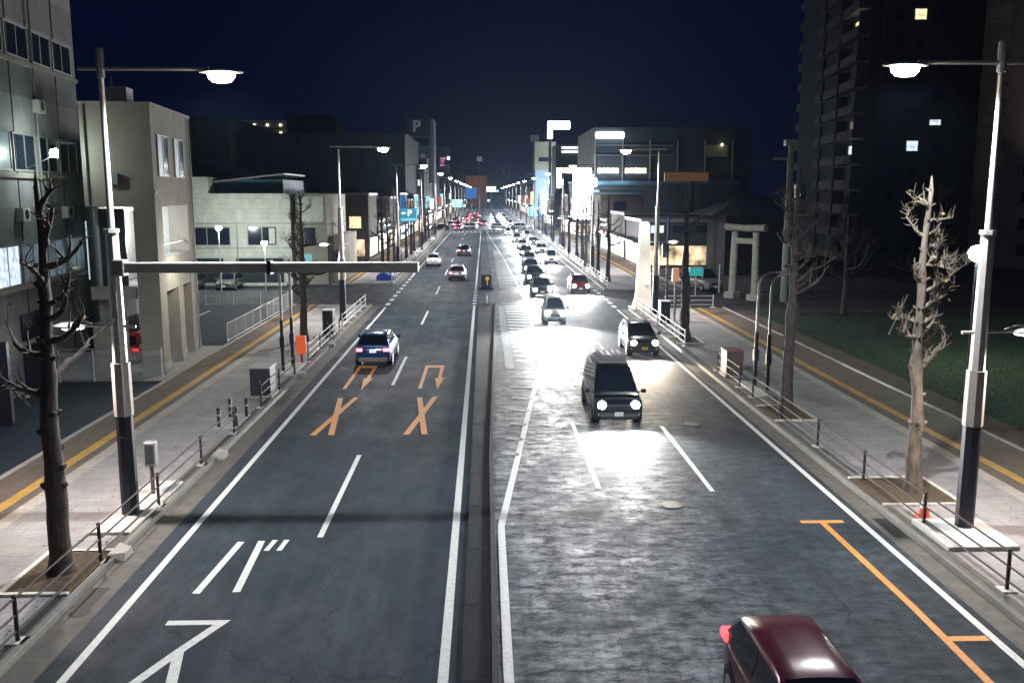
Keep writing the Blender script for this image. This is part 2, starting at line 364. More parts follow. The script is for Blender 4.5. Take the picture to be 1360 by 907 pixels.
def pavement(side, y0, y1):
    s = side; k = 8.75 if s < 0 else 10.75; o = 14.55 if s < 0 else 17.9
    yel = 13.25 if s < 0 else 16.05; st = 12.35 if s < 0 else 15.0
    def X(a, b): return (min(s * a, s * b), max(s * a, s * b))
    p = MB().box(*X(k + .16, o), y0, y1, -.02, .12).build('pavement', M_pave); struct(p)
    kb = MB().box(*X(k, k + .16), y0, y1, -.02, .15, .02).build('kerb', M_kerb); kb.rotation_euler = (0, 0, 0); struct(kb)
    a = rect('pale_strip', M_strip, *X(st, st + .42), y0, y1, .124, p)
    rect('brown_paving', M_pavebrown, *X(st + .42, yel - .17), y0, y1, .1242, p)
    rect('tactile_strip', M_tact, *X(yel - .17, yel + .17), y0, y1, .128, p)
    rect('brown_paving', M_pavebrown, *X(yel + .17, o), y0, y1, .1244, p)
    rect('soil_strip', M_gutter, *X(k + .17, k + .42), y0, y1, .1238, p)
    MB().box(*X(o, o + .1), y0, y1, -.02, .2, .015).build('edging', M_conc, p)
    return p
pavement(-1, -30, 71); pavement(1, -30, 68)
pavement(-1, 88, 213); pavement(1, 82, 213)
pavement(-1, 235, 700); pavement(1, 235, 700)

# median
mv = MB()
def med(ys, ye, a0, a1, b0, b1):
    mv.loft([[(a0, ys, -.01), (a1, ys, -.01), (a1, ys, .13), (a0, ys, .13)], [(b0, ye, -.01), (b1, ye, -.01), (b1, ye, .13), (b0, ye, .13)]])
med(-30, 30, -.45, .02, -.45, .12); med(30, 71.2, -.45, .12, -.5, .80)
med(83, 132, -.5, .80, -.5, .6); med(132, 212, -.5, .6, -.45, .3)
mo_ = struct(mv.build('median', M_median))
for i in range(1, 20):
    y = 12 + i * 3.05
    mo_k = MB().box(-.46, .1 + max(0, (y - 30)) * .0166, y, y + .012, .126, .1315).build('joint', M_black, mo_) if y < 71 else None
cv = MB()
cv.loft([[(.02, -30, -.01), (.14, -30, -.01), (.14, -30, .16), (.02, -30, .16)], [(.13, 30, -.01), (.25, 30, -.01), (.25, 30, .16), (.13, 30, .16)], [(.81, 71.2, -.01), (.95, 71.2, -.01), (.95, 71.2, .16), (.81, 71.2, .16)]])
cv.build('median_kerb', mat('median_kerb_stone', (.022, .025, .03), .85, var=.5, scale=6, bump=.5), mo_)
# median end posts and the yellow-marked box beyond the gap
t = thing('median_marker', 'dark box with a yellow arrow marker at the far nose of the median', 'traffic marker', (0.1, 83.6, .13))
MB().box(-.42, .5, -.3, .5, 0, 1.15, .04).build('housing', M_poledark, t)
MB().add([(.1, -.31, .25), (.2, -.31, .25), (.2, -.31, .7), (.32, -.31, .7), (.32, -.31, 1.0), (-.02, -.31, 1.0), (-.02, -.31, .7), (.1, -.31, .7)], [tuple(range(8))]).build('marker_face', E_yel, t)
t = thing('median_bollard', 'short white post standing on the near nose of the median', 'bollard', (0.18, 70.6, .13))
MB().lathe([(.05, 0), (.05, .62), (.035, .68)], n=12).build('post', M_railw, t, 40)
MB().lathe([(.12, 0), (.12, .04)], n=12).build('base', M_black, t, 40)

# ---- painted markings: parts of the road
def stroke(pts, w, z=.006):
    """a ribbon with mitred joints"""
    b = MB(); P = [Vector((x, y)) for x, y in pts]; L = []; Rr = []
    for i, p in enumerate(P):
        d0 = (P[i] - P[i - 1]).normalized() if i else (P[1] - P[0]).normalized()
        d1 = (P[i + 1] - P[i]).normalized() if i < len(P) - 1 else d0
        d = (d0 + d1).normalized(); n = Vector((-d.y, d.x)); k = w / 2 / max(.3, n.dot(Vector((-d0.y, d0.x))))
        L.append(p + n * k); Rr.append(p - n * k)
    for i in range(len(P) - 1):
        b.quad([(L[i].x, L[i].y, z), (Rr[i].x, Rr[i].y, z), (Rr[i + 1].x, Rr[i + 1].y, z), (L[i + 1].x, L[i + 1].y, z)])
    return b
def mark(name, pts, w, m=None, z=.006): return stroke(pts, w, z).build(name, m or M_white, road)
mark('edge_line', [(-7.58, -30), (-7.58, 70)], .17, z=.008)
mark('edge_line', [(-7.6, 95), (-7.6, 212)], .17, z=.008)
for i in range(8): mark('guide_dash', [(-7.6, 71.3 + i * 3), (-7.6, 72.7 + i * 3)], .34)
mark('edge_line', [(-.76, -30), (-.8, 71)], .19); mark('edge_line', [(-.8, 83), (-.76, 212)], .19)
for i in range(6): mark('guide_dash', [(-.8, 71.8 + i * 1.9), (-.8, 72.8 + i * 1.9)], .3)
mark('edge_line', [(9.93, -30), (9.95, 68)], .17); mark('edge_line', [(9.97, 84), (9.9, 212)], .17)
for i in range(6): mark('guide_dash', [(9.95, 69.3 + i * 2.4), (9.95, 70.6 + i * 2.4)], .34)
mark('taper_line', [(.36, -30), (.40, 15), (.40, 22.9), (2.72, 45), (2.95, 50), (3.3, 70)], .19)
mark('taper_line', [(3.25, 84), (3.05, 92), (2.6, 121), (2.0, 146), (1.2, 180), (.6, 205)], .17)
for i in range(6): mark('guide_dash', [(3.3 - i * .02, 71.4 + i * 2.1), (3.3 - i * .02, 72.5 + i * 2.1)], .32)
for y in [-3 + 1 * 0] : pass
ys = [3.0, 22.3, 41.6 - .6, 60.6, 79, 98, 117, 136, 155, 174, 193]
for y in ys: mark('lane_dash', [(-4.2, y), (-4.2, y + 7.4 if y < 60 else y + 7)], .15)
for y in [6.5, 26.0, 45.5, 65, 84, 103, 122, 141, 160, 179, 198]:
    mark('lane_dash', [(3.35 + (y > 60) * 0, y), (3.3, y + 7.7)], .15) if y < 40 else None
    mark('lane_dash', [(6.64, y - .4), (6.6, y + 7.2)], .15)
hz = 46.5
while hz < 70:
    xr = 2.72 + (hz - 45) * .023
    stroke([(1.55, hz + .55), (xr, hz)], .5).build('hatch_bar', M_white, road); hz += 1.45
hz = 84.5
while hz < 140:
    xr = 3.2 - (hz - 84) * .02
    stroke([(1.35, hz + .5), (xr, hz)], .5).build('hatch_bar', M_white, road); hz += 1.6
for hz in (29.6, 31.5, 33.6, 35.8, 38, 40.2, 42.4, 44.6):
    xr = .40 + (hz - 22.9) * .105
    stroke([(xr - .55 if xr < 1.6 else 1.15, hz + .25), (xr, hz)], .26).build('hatch_bar', M_whiteworn, road)
rect('median_side_strip', mat('blue_grey_surfacing', (0.11, 0.15, 0.165), .55, var=.25, scale=2, bump=.3), 1.0, 1.45, 45, 70.5, .005, road)
# writing on the bus lane
mark('katakana_ba_stroke', [(-6.12, 22.05), (-6.32, 19.05)], .17); mark('katakana_ba_stroke', [(-5.62, 22.1), (-5.46, 19.1)], .17)
mark('katakana_ba_stroke', [(-5.29, 22.15), (-5.36, 21.45)], .13); mark('katakana_ba_stroke', [(-5.0, 22.15), (-5.05, 21.45)], .13)
mark('katakana_su_stroke', [(-6.48, 17.66), (-5.36, 17.66), (-5.86, 16.45), (-6.32, 15.2), (-6.5, 14.8)], .20, z=.0085)
mark('katakana_su_stroke', [(-5.84, 16.42), (-5.56, 15.1), (-5.5, 14.8)], .2)
# orange no-U-turn symbols and crosses
for cx in (-5.86, -2.5):
    mark('cross_stroke', [(cx - .36, 32.3), (cx + .36, 38.5)], .22, M_orange); mark('cross_stroke', [(cx + .30, 32.3), (cx - .30, 38.4)], .22, M_orange, .008)
    mark('turn_arrow', [(cx - .42, 40.2), (cx - .42, 45.2)], .17, M_orange); mark('turn_arrow', [(cx + .36, 45.2), (cx + .36, 42.5)], .17, M_orange); mark('turn_arrow', [(cx - .505, 45.5), (cx + .445, 45.5)], .6, M_orange)
    MB().add([(cx + .14, 42.6, .007), (cx + .36, 40.0, .007), (cx + .58, 42.6, .007)], [(0, 1, 2)]).build('arrow_head', M_orange, road)
# orange stop-lane marking on the right
mark('orange_line', [(8.92, 22.95), (9.0, 18), (8.9, 10)], .17, M_orange); mark('orange_bar', [(8.35, 23.02), (9.5, 23.02)], .2, M_orange, .0085)
mark('orange_bar', [(9.05, 16.53), (9.82, 16.53)], .2, M_orange, .0085)
for x in [-7 + i * .95 for i in range(17)]: rect('crossing_bar', M_white, x, x + .45, 207.5, 212.5, .009, road)
rect('stop_line', M_white, -7.4, -.9, 204.5, 205, .009, road)
for (x, y, r) in [(-8.45, 18.2, .22), (-7.0, 45, .3), (7.8, 33.5, .3), (-2.2, 63, .3), (5.2, 24.5, .3)]:
    MB().lathe([(r, .004), (r, .0095)], x, y, 20).build('manhole_cover', M_iron, road)
for (x0, x1, y0, y1) in [(10.35, 10.72, 21.8, 23.2), (10.3, 10.72, 40.5, 43.8), (-8.7, -8.3, 18.3, 19.4), (-8.7, -8.3, 37, 40)]:
    rect('drain_grate', M_iron, x0, x1, y0, y1, .0085, road)
# pale kerb inlets (left)
for y in (21.15, 29.55, 43.2, 51.8):
    o = MB(); o.loft([[(-8.9, y - .4, 0), (-8.55, y - .3, 0), (-8.55, y - .2, .2), (-8.9, y - .4, .22)], [(-8.9, y + .4, 0), (-8.55, y + .3, 0), (-8.55, y + .2, .2), (-8.9, y + .4, .22)]])
    tag(o.build('kerb_inlet', M_conc), 'pale concrete drain inlet set into the left kerb, %s one from the camera' % ORD[int((y - 18) / 8.5)], 'drain inlet', 'pale kerb inlets along the left gutter')
# lawn, dirt, lots
struct(rect('dirt_verge', M_dirt, 18.0, 19.6, -30, 66, .06)); struct(rect('lawn', M_lawn, 19.6, 90, -30, 66, .05))
struct(rect('lot', M_lot, -60, -14.65, -30, 42.0, .03)); struct(rect('parking_lot', M_lot, -60, -14.65, 52, 71, .03))
struct(rect('apron', M_conc, -22, -14.65, 42.0, 52, .05))
for i in range(4):
    rect('bay_line', M_white, -30 + i * 3.2, -29.85 + i * 3.2, 56, 68, .036).parent = bpy.data.objects['parking_lot']
random.seed(5)
gr = MB()
for i in range(26000):
    x = 19.4 + random.random() ** 1.3 * 22; y = 18 + random.random() * 46
    h = random.uniform(.05, .13); a = random.random() * PI; w = .012
    dx, dy = math.cos(a) * w, math.sin(a) * w; lx, ly = random.uniform(-.05, .05), random.uniform(-.05, .05)
    gr.v += [(x - dx, y - dy, .05), (x + dx, y + dy, .05), (x + lx, y + ly, .05 + h)]; n = len(gr.v); gr.f.append((n - 3, n - 2, n - 1))
me = bpy.data.meshes.new('grass'); me.from_pydata(gr.v, [], gr.f); me.materials.append(M_lawn)
go = bpy.data.objects.new('grass', me); COL.objects.link(go); tag(go, 'short dark green grass of the park lawn beyond the right pavement', 'grass', kind='stuff')

# ------------------------------------------------------------------ street lamps
def lamp_head(t, x, s, z, glow, big=1.0, nm='lamp_head'):
    h = MB(); L = .45 * big
    rings = []
    for k, (u, w, hh) in enumerate([(-1, .03, .02), (-.8, .12, .05), (-.3, .19, .085), (.3, .19, .085), (.8, .12, .05), (1.0, .05, .02)]):
        rings.append([(x + u * L, math.cos(a) * w * big, z + .05 + (math.sin(a) * hh if math.sin(a) > 0 else math.sin(a) * .03)) for a in [i * PI / 6 for i in range(12)]])
    h.loft(rings); o = h.build(nm, M_pole, t, 50)
    g = MB(); rr = []
    for (q, dz) in ((1, 0), (.9, -.1), (.6, -.18), (.05, -.2)):
        rr.append([(x + math.cos(a) * L * .66 * q, math.sin(a) * .15 * big * q, z + .02 + dz * big) for a in [i * PI / 8 for i in range(16)]])
    g.loft(rr); g.build('lamp_glass', glow, o, 60)
    return o
def street_lamp(x, y, s, label, near=False, beam=False, power=5200, far=False):
    """s: +1 the arm reaches towards +x"""
    t = thing('street_lamp', label, 'street lamp', (x, y, .12), 0, 'tall street lamps along the avenue')
    # octagonal sleeve and mast
    def octa(r, z, sq=1): return [(r * math.cos(PI / 8 + i * PI / 4), r * math.sin(PI / 8 + i * PI / 4), z) for i in range(8)]
    MB().loft([octa(.225, 0), octa(.215, 2.75)]).build('dark_base', M_poledark, t)
    MB().loft([octa(.245, 2.752), octa(.235, 4.15)]).build('sleeve', M_polewarm, t)
    MB().loft([octa(.185, 4.152), octa(.155, 7.55)]).build('lower_mast', M_pole, t)
    MB().tube([(0, 0, 7.5), (0, 0, 11.35)], [.085, .06], 12).build('upper_mast', M_pole, t, 50)
    MB().lathe([(.2, 7.50), (.2, 7.60)], n=8).build('collar', M_pole, t)
    if near:
        MB().tube([(0, 0, 11.3), (0, 0, 12.0)], [.11, .10], 8).build('mast_cap', M_metal, t, 40)
        for zz in (1.2, 2.1): box('access_door', M_poledark, t, -.06, .06, -.222, -.18, zz - .25, zz + .12, .01)
    L = 2.95 if x < 0 else 2.3
    MB().tube([(-s * .55, 0, 11.52), (s * (L - .3), 0, 11.52)], [.05, .05], 8).build('arm', M_pole, t, 50)
    lamp_head(t, s * L, s, 11.40, E_lampfar if far else E_lamp, 1.2)
    spot('lamp_light', t, (s * L, 0, 11.1), (0, 0.0, -1), power, 166, .42, (.95, .97, 1), .14)
    # pedestrian lamp
    zp = 5.1
    MB().tube([(s * .45, 0, zp), (-s * .95, 0, zp + .03)], .04, 8).build('lower_arm', M_pole, t, 50)
    p = MB(); x0 = -s * 1.15
    p.lathe([(.06, zp + .16), (.3, zp + .13), (.47, zp + .05), (.46, zp + .01), (.1, zp)], x0, 0, 20); p.build('pedestrian_lamp', M_conc_white, t, 45)
    g = MB(); g.lathe([(.3, zp - .005), (.24, zp - .07), (.05, zp - .1)], x0, 0, 18); g.build('pedestrian_glass', E_ped if not far else E_lampfar, t, 60)
    if near or y < 110: spot('pavement_light', t, (x0, 0, zp - .14), (0, 0, -1), 1500 if near else 1300, 156, .7, (1, .84, .75), .12)
    if beam:
        bo = MB().box(.2, 7.75, -.13, .13, 6.48, 6.74, .015).build('sign_beam', M_pole, t)
        MB().box(3.9, 4.0, -.16, .16, 6.44, 6.78).build('clamp', M_black, bo)
        MB().box(.0, .3, -.17, .17, 6.4, 6.82, .02).build('bracket', M_metal, bo)
    return t
near_l = street_lamp(-9.45, 23.7, 1, 'nearest left street lamp with dark base and a long horizontal sign beam at mid height', True, True)
near_r = street_lamp(12.2, 22.0, -1, 'nearest right street lamp with dark base beside a traffic cone', True)
for o, q in ((near_l, -1), (near_r, 1)):
    pass
lx = street_lamp(-9.6, 62, 1, 'left street lamp standing by the second utility cabinet, next beyond the sign beam', power=5200)
rx = street_lamp(12.15, 64.6, -1, 'right street lamp rising just behind the white tapered pillar', power=5200)
lf = street_lamp(-9.45, 101, 1, 'first left street lamp beyond the left side street', far=True, power=6500)
rf = street_lamp(11.9, 101, -1, 'first right street lamp beyond the right side street', far=True, power=6500)
lamp_i = 1
street_lamp(-9.45, -18, 1, 'left street lamp behind the footbridge', power=5200); street_lamp(12.2, -20, -1, 'right street lamp behind the footbridge', power=5200)
for k, y in enumerate([140, 180, 222, 262, 302, 345, 390, 440, 500]):
    dup(lf, (-9.45, y, .12), 0, 'left street lamp, %s in line beyond the left side street' % ORD[k + 1])
    dup(rf, (11.9, y, .12), 0, 'right street lamp, %s in line beyond the right side street' % ORD[k + 1])

# ------------------------------------------------------------------ fences
def fence(name, label, x, y0, y1, n, m=M_rail, h=.9, z0=.12, rails=(.88, .55, .22), r=.024, cat='fence', group=None, x1=None):
    t = thing(name, label, cat, (0, 0, 0), 0, group); x1 = x if x1 is None else x1
    for i in range(n + 1):
        f = i / n; xx = x + (x1 - x) * f; y = y0 + (y1 - y0) * f
        p = MB().tube([(xx, y, z0), (xx, y, z0 + h)], .042, 10); p.lathe([(.05, z0 + h), (.055, z0 + h + .03), (.02, z0 + h + .06)], xx, y, 10); p.build('post', m, t, 50)
        if r > .02: MB().box(xx - .17, xx + .17, y - .17, y + .17, z0 - .01, z0 + .03, .01).build('post_footing', M_conc_white, t)
    for zz in rails:
        MB().tube([(x, y0, z0 + zz), (x1, y1, z0 + zz)], r, 8).build('rail', m, t, 50)
    return t
fence('pedestrian_fence', 'nearest dark three-rail fence along the left kerb, from the bare tree to the four bollards', -8.98, 9, 32.2, 6, group='dark kerb fences')
fence('pedestrian_fence', 'dark three-rail fence along the left kerb beside the grey utility cabinet', -8.98, 36.2, 42.8, 2, group='dark kerb fences')
fence('pedestrian_fence', 'dark-posted fence with pale rails along the left kerb before the side street', -9.0, 46.3, 56.5, 3, M_metal, group='pale kerb fences')
fence('pedestrian_fence', 'short pale railing at the left corner of the side street', -9.05, 58, 69.5, 4, M_railw, group='pale kerb fences')
fence('pedestrian_fence', 'nearest dark three-rail fence along the right kerb, from the traffic cone to the twin posts', 11.28, 7.0, 37.5, 8, group='dark kerb fences')
fence('pedestrian_fence', 'short dark fence between the twin arched posts and the red-topped cabinet', 11.28, 39.5, 43.4, 1, M_rail, group='dark kerb fences')
fence('pedestrian_fence', 'pale railing on the right kerb between the thick dark trunk and the white pillar', 11.25, 50.6, 67.0, 6, M_railw, group='pale kerb fences')
fence('pedestrian_fence', 'pale railing on the right kerb just beyond the side street', 11.2, 83, 100, 7, M_railw, group='pale kerb fences')
fence('pedestrian_fence', 'pale railing on the left kerb just beyond the side street', -9.1, 90, 112, 8, M_railw, group='pale kerb fences')
for i, y in enumerate((104, 124, 144, 164, 184)):
    fence('pedestrian_fence', 'pale railing far along the right kerb, %s section beyond the side street' % ORD[i + 1], 11.2, y, y + 16, 4, M_railw, group='pale kerb fences')
    fence('pedestrian_fence', 'pale railing far along the left kerb, %s section beyond the side street' % ORD[i + 1], -9.1, y + 12, y + 28, 4, M_railw, group='pale kerb fences')

# ------------------------------------------------------------------ trees
def limb(b, p, d, L, r, rnd, depth, tips, curve=.32, up=.25):
    pts = [Vector(p)]; rad = [r]; d = Vector(d).normalized(); n = 7
    for i in range(n):
        d = (d + Vector((rnd.uniform(-1, 1), rnd.uniform(-1, 1), rnd.uniform(-1, 1) + up)) * curve).normalized()
        pts.append(pts[-1] + d * L / n); rad.append(r * (1 - .72 * (i + 1) / n) * rnd.uniform(.75, 1.35))
    b.tube([tuple(q) for q in pts], rad, 7 if r > .03 else 4)
    tips.append(pts[-1].copy()); tips.append(pts[5].copy())
    for _ in range(rnd.randint(3, 6) if depth > 0 else rnd.randint(1, 3)):   # knuckles with short twigs
        i = rnd.randint(2, n); q = pts[i]; dd = Vector((rnd.uniform(-1, 1), rnd.uniform(-1, 1), rnd.uniform(-.3, 1.2))).normalized(); l = rnd.uniform(.08, .28)
        k = max(.006, rad[i] * .4); e = q + dd * l * .5 + Vector((rnd.uniform(-.03, .03), rnd.uniform(-.03, .03), .03)); b.tube([q, e, e + (dd + Vector((0, 0, .5))) * l * .5], [k * 1.3, k, k * .5], 4)
        tips.append(e)
    if depth > 0:
        for _ in range(rnd.randint(2, 4)):
            i = rnd.randint(2, n); a = rnd.uniform(0, 2 * PI)
            dd = (d + Vector((math.cos(a), math.sin(a), rnd.uniform(-.1, .9))) * 1.0)
            limb(b, pts[i], dd, L * rnd.uniform(.35, .6), max(.009, rad[i] * .62), rnd, depth - 1, tips, curve, up)
def tree(name, label, x, y, h, r, seed, limbs, m, leaves=0, cat='tree', group='pruned street trees', depth=2, lean=(0, 0), lo=.42, reach=1.5, bed=True, lr=.04):
    rnd = random.Random(seed); t = thing(name, label, cat, (x, y, .12), 0, group)
    n = 22; pts = []; rad = []
    ox = oy = 0
    for i in range(n + 1):
        f = i / n
        ox += rnd.uniform(-.035, .035); oy += rnd.uniform(-.035, .035)
        pts.append((ox * (h / 9) + lean[0] * f, oy + lean[1] * f, h * f))
        k = r * .08 if i == n else r * (1.25 if i == 0 else 1.06 if i == 1 else 1) * (1 - .80 * f ** .85)
        rad.append(k * rnd.uniform(.88, 1.13) * (1.2 if (i > 8 and rnd.random() < .3) else 1))
    b = MB().tube(pts, rad, 12)
    for _ in range(34):   # knobs of old pruning
        i = rnd.randint(5, n - 1); a = rnd.uniform(0, 2 * PI); q = Vector(pts[i]) + Vector((math.cos(a), math.sin(a), 0)) * rad[i] * .8
        b.tube([q, q + Vector((math.cos(a) * .07, math.sin(a) * .07, .05)), q + Vector((math.cos(a) * .11, math.sin(a) * .11, .08))], [rad[i] * .4, rad[i] * .34, rad[i] * .12], 6)
    b.build('trunk', m, t, 60)
    c = MB(); tips = []
    for k in range(limbs):
        f = lo + (.97 - lo) * (k + rnd.random() * .6) / limbs; i = min(n - 1, int(f * n)); a = rnd.uniform(0, 2 * PI) if k % 2 else rnd.choice([0, PI]) + rnd.uniform(-.5, .5)
        L = reach * rnd.uniform(.55, 1.05) * (1.15 - .75 * (f - lo) / (1 - lo))
        limb(c, pts[i], (math.cos(a), math.sin(a) * .8, rnd.uniform(.0, .5)), L, max(lr, rad[i] * .58), rnd, depth if L > .7 else 1, tips)
    cr = c.build('crown', m, t, 60)
    if leaves:
        lv = MB()
        for _ in range(leaves):
            q = rnd.choice(tips) + Vector((rnd.gauss(0, .06), rnd.gauss(0, .06), rnd.gauss(-.03, .06))); s = rnd.uniform(.045, .09)
            u = Vector((rnd.uniform(-1, 1), rnd.uniform(-1, 1), rnd.uniform(-1, 1))).normalized(); w = u.orthogonal().normalized()
            lv.add([q - u * s, q + w * s * .6, q + u * s, q - w * s * .5], [(0, 1, 2, 3)])
        lv.build('leaves', M_leaf, cr)
    if bed: tree_bed(x, y, t)
    return t
def tree_bed(x, y, t):
    s = 1 if x > 0 else -1; e = 10.93 if x > 0 else -8.93
    x0, x1 = sorted((e - x, x + s * .75 - x))
    b = MB().box(x0, x1, -1.15, 1.15, -.02, .035).build('soil_bed', M_soil, t)
    f = MB(); 
    f.box(x0, x1, -1.27, -1.152, -.02, .06); f.box(x0, x1, 1.152, 1.27, -.02, .06)
    if s > 0: f.box(x1 + .002, x1 + .12, -1.27, 1.27, -.02, .06)
    else: f.box(x0 - .12, x0 - .002, -1.27, 1.27, -.02, .06)
    f.build('bed_edging', M_conc_white, t)
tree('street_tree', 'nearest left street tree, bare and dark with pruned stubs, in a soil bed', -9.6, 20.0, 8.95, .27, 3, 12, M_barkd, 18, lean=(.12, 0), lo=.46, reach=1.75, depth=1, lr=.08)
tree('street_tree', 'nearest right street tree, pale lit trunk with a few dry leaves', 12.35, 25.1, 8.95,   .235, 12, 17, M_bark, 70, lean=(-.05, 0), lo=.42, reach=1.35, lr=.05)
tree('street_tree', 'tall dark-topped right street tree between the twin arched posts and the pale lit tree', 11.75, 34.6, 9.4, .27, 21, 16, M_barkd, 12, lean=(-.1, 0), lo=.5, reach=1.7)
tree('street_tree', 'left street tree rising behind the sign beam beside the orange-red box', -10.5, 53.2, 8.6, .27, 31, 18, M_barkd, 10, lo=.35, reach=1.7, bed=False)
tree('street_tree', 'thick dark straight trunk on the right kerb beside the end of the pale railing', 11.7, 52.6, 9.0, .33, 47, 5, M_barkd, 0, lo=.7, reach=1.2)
base_trees = []
for k, (x, y) in enumerate([(-10.2, 92), (12.1, 89.5)]):
    side = 'left' if x < 0 else 'right'
    base_trees.append(tree('street_tree', 'bare %s street tree, first beyond the %s side street' % (side, side), x, y, 8.6, .24, 60 + k, 10, M_barkd, 0, lo=.4, reach=1.8, bed=False, depth=1))
cl = cr = 1
for y in [99, 107, 114, 122, 130, 138, 147, 156, 166, 176, 188, 200]:
    rnd = random.Random(y)
    dup(base_trees[y % 2], (-10.3 + rnd.uniform(-.3, .3), y, .12), rnd.uniform(0, 6), 'bare left street tree, %s beyond the left side street' % ORD[cl], (1, 1, rnd.uniform(.8, 1.1))); cl += 1
for y in [97, 108, 116, 124, 132, 141, 150, 160, 170, 181, 192, 203]:
    rnd = random.Random(y)
    dup(base_trees[(y + 1) % 2], (12.2 + rnd.uniform(-.3, .3), y, .12), rnd.uniform(0, 6), 'bare right street tree, %s beyond the right side street' % ORD[cr], (1, 1, rnd.uniform(.8, 1.1))); cr += 1
for k, (x, y, h) in enumerate([(25.5, 64, 7), (33, 66, 9), (42, 65, 10)]):
    tree('park_tree', 'dark bare park tree on the lawn, %s counted from the stone gate' % ORD[k], x, y, h, .2, 80 + k, 14, M_barkd, 0, group='bare trees in the park', depth=2, lo=.3, reach=2.6, bed=False)
# support stakes of a park tree
tag(MB().tube([(24.8, 55, 0), (26.3, 56, 2.4)], .05, 8).build('leaning_stake', M_conc), 'pale leaning stake in the dark lawn beyond the right pavement', 'stake')

# ------------------------------------------------------------------ small street furniture
def cabinet(label, x, y, w, d, h, mt=M_cab, top=M_cabtop, z=.12):
    t = thing('utility_cabinet', label, 'utility cabinet', (x, y, z), 0, 'grey utility cabinets on the kerb')
    b = MB().box(-w / 2, w / 2, -d / 2, d / 2, .1, h, .02).build('body', mt, t)
    MB().box(-w / 2 - .03, w / 2 + .03, -d / 2 - .03, d / 2 + .03, h, h + .06, .015).build('lid', top, t)
    MB().box(-w / 2 + .05, w / 2 - .05, -d / 2 - .012, -d / 2 + .01, .2, h - .12, .004).build('door', mt, t)
    MB().box(-.02, .02, -d / 2 - .035, -d / 2 - .01, h * .5, h * .5 + .16, .005).build('handle', M_metal, t)
    MB().box(-w / 2 - .06, w / 2 + .06, -d / 2 - .06, d / 2 + .06, 0, .1, .01).build('plinth', M_conc, t)
    return t
cabinet('large dark utility cabinet with pale top beside the left kerb, past the four bollards', -9.42, 38.5, .85, 1.1, 1.25)
cabinet('dark upright utility cabinet on the left kerb near the side street', -9.45, 55.4, .62, .9, 1.5)
cabinet('utility cabinet with a white side on the right kerb before the white pillar', 11.95, 60.3, .62, .9, 1.4)
cabinet('reddish-topped utility cabinet on the right kerb beyond the twin arched posts', 11.65, 42.2, .8, 1.0, 1.2, mat('cabinet_brown', (.16, .115, .11), .5), mat('cabinet_redtop', (.36, .17, .15), .5))
def bollard(x, y, label):
    t = thing('bollard', label, 'bollard', (x, y, .12), 0, 'four short bollards by the left kerb fence')
    MB().lathe([(.065, 0), (.065, .62), (.05, .64)], n=12).build('post', M_black, t, 40)
    MB().lathe([(.07, .645), (.075, .70), (.05, .76), (.01, .78)], n=12).build('cap', M_black, t, 40)
    MB().lathe([(.067, .45), (.067, .53)], n=12).build('band', M_metal, t, 40)
for x, y, l in [(-9.75, 33.0, 'near-left'), (-9.75, 34.5, 'far-left'), (-9.15, 33.1, 'near-right'), (-9.15, 34.6, 'far-right')]:
    bollard(x, y, 'short black bollard, %s of four in a square by the left fence' % l)
struct(MB().box(-10.0, -9.1, 32.7, 35, .11, .17, .02).build('bollard_plinth', M_conc))
# small control box on a post beside the near left lamp
t = thing('control_box', 'small grey control box on a short post beside the nearest left lamp', 'control box', (-9.42, 25.3, .12))
MB().tube([(0, 0, 0), (0, 0, .95)], .06, 10).build('post', mat('post_rust', (.12, .07, .07), .6), t, 50)
MB().box(-.16, .16, -.13, .13, .92, 1.6, .02).build('housing', M_metal, t); MB().box(-.12, .12, -.137, -.12, .98, 1.54).build('door', M_cab, t)
# aprons under the near lamps
tag(MB().box(-10.0, -8.97, 22.3, 26.5, .10, .2, .02).build('lamp_apron', M_conc_white), 'white concrete apron under the nearest left street lamp', 'concrete apron')
tag(MB().box(11.1, 12.85, 20.6, 22.55, .10, .24, .02).build('lamp_apron', M_conc_white), 'white concrete apron under the nearest right street lamp', 'concrete apron')
tag(MB().box(11.5, 12.7, 37.6, 40.6, .10, .19, .02).build('post_apron', M_conc_white), 'pale concrete slab under the right twin arched posts', 'concrete apron')
tag(MB().box(-10.0, -9.0, 42.9, 45.8, .10, .19, .02).build('post_apron', M_conc_white), 'pale concrete slab under the left twin arched posts', 'concrete apron')
def twin(label, x, y, s):
    t = thing('arched_post', label, 'arched post', (x, y, .12), 0, 'twin arched posts beside the road')
    for dx, dy in ((0, .4), (s * .28, -.5)):
        MB().tube([(dx, dy, .06), (dx, dy, 2.5)], .085, 12).build('lower_post', M_poledark, t, 50)
        pts = [(dx, dy, 2.5), (dx, dy, 4.5)]
        for k in range(1, 7):
            a = k * PI / 12; pts.append((dx + s * .6 * (1 - math.cos(a)), dy, 4.5 + .6 * math.sin(a)))
        pts.append((dx + s * 1.1, dy, 5.1))
        MB().tube(pts, .06, 10).build('upper_arch', M_metal, t, 50)
        MB().box(dx - .11, dx + .11, dy - .1, dy + .1, 1.2, 1.7, .01).build('junction_box', M_poledark, t)
twin('twin dark posts with pale arched tops on the right kerb beyond the dark-topped tree', 11.95, 39.1, 1)
twin('twin dark posts with pale arched tops on the left kerb beside the orange-red box', -9.45, 44.3, -1)
# orange-red box on post
t = thing('post_box', 'orange-red upright box on a short post beside the left twin posts', 'box', (-9.25, 45.9, .12))
MB().box(-.24, .24, -.12, .12, .5, 1.42, .03).build('housing', emis('box_glow', (1.0, .16, .05), .45), t); MB().tube([(0, 0, 0), (0, 0, .5)], .06, 8).build('post', M_redpaint, t, 50)
